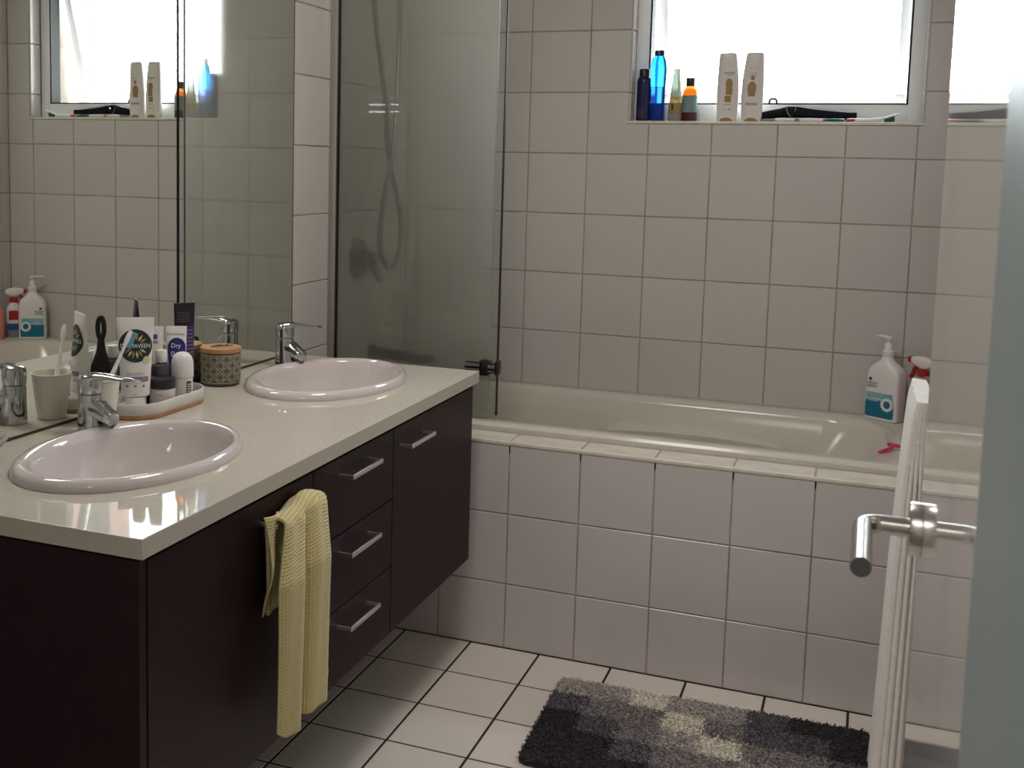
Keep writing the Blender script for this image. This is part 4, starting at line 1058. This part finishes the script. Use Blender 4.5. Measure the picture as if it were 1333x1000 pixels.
decal('label_panel', [p_rect(-.043, .066, .040, .084, 4, 2)], S, 'pump_aqua', t)
S2 = lambda s, z: (s, -.0295 - .0012, z); S3 = lambda s, z: (s, -.0295 - .0016, z)
pet = [p_petal(.024, .052, 2 * PI * k / 14, .010, .023, .0042) for k in range(14)]
decal('flower_mark', [p_disc(.024, .056, .020, .024, 24, 2)], S2, 'pump_aqua', t)
decal('flower_mark', pet, S3, 'white_ink', t); decal('flower_mark', [p_disc(.024, .052, .0105, .0105, 20, 2)], S3, 'pump_teal', t)
decal('lettering', [p_text('MICELLAR', -.012, .078, .050, .004), p_text('cleanse', -.014, .071, .036, .004), p_rect(-.040, .058, -.004, .0595, 4, 1)], S2, 'white_ink', t)
decal('lettering', [p_text('HEALTH', -.027, .112, .032, .0075), p_text('BASICS', -.027, .1025, .030, .0075), p_rect(-.038, .120, -.030, .128, 2, 2)], S, 'ink', t)

t = thing('spray_bottle', 'white and red trigger spray bottle at the bath corner', 'bottle', (1.257, -.062, ZB), math.radians(-38))
G().loft([sec(.028, .020, 0, 3), sec(.030, .022, .003, 3), sec(.030, .022, .055, 3)]).build('lower_body', 'grey_plastic', t)
G().loft([sec(.030, .022, .0553, 3), sec(.030, .022, .105, 3), sec(.026, .020, .122, 2.6), sec(.015, .015, .136, 2), sec(.014, .014, .140, 2)]).build('bottle_body', 'white_plastic', t)
G().lathe([(.0165, .1403), (.0165, .158), (.013, .160)], 24).build('collar', 'red_plastic', t)
th = []
for x, z0, z1, w in ((-.040, .178, .194, .008), (-.025, .168, .198, .011), (.0, .160, .200, .0125), (.022, .166, .196, .011), (.032, .176, .190, .009)):
    th.append([(x, p[1] * w, (z0 + z1) / 2 + p[0] * (z1 - z0) / 2) for p in superellipse(0, 0, 1, 1, 3, 20, 0)])
G().loft(th).build('spray_head', 'white_plastic', t)
G().tube(spline([(-.018, 0, .172), (-.030, 0, .160), (-.034, 0, .145), (-.042, 0, .132)], 5), .0065, 10).build('trigger', 'red_plastic', t)
G().bbox(-.050, -.038, -.0085, .0085, .177, .194, .002).build('nozzle', 'red_plastic', t)
S = lambda s, z: (s, -.022 - .0008, z)
decal('label_panel', [p_rect(-.018, .070, .018, .108, 4, 4)], S, 'red_plastic', t)
decal('label_panel', [p_rect(-.022, .028, .022, .054, 4, 4)], S, 'blue_print', t)
t = thing('shampoo_bottle', 'salmon pink bottle at the bath end, seen in the mirror', 'bottle', (1.275, -.150, ZB), math.radians(-35))
G().loft([sec(.034, .022, 0, 3), sec(.036, .024, .003, 3), sec(.036, .024, .10, 3), sec(.032, .022, .118, 2.6), sec(.019, .017, .128, 2)]).build('bottle_body', 'pink_plastic', t)
G().lathe([(.0185, .1283), (.0185, .152), (.017, .154)], 24).build('cap', 'pink_plastic', t)

t = thing('razor', 'pink disposable razor lying on the bath rim', 'razor', (1.166, -.480, ZB), math.radians(58))
G().tube(spline([(-.048, 0, .0035), (-.03, .002, .004), (-.008, .002, .0055), (.012, 0, .008), (.03, 0, .013)], 5), [.003] * 3 + [.0042] * 9 + [.005] * 6 + [.004] * 2 + [.003], 10).build('handle', 'razor_pink', t)
G().tube(spline([(-.052, -.004, .003), (-.034, -.009, .0032), (-.012, -.008, .004), (.006, -.003, .006)], 5), .0022, 8).build('grip_loop', 'razor_pink', t)
G().bbox(.022, .034, -.020, .020, .008, .0165, .002).build('razor_head', 'razor_pink', t)
G().bbox(.033, .0352, -.0185, .0185, .010, .015, .0005).build('razor_blade', 'chrome', t)

# ---------------------------------------------------------------- neighbour's wall, glimpsed in the mirror past the open sash
nb = thing('neighbour_house', 'pinkish rendered neighbour wall glimpsed past the open window sash', 'building', (1.95, 1.45, 0))
G().box(0, 1.6, 0, .2, -1, 3.4).build('wall_face', 'brick_pink', nb, False)
G().box(-.01, .10, -.10, 0, -1, 3.4).build('downpipe', 'dark_wall', nb, False)
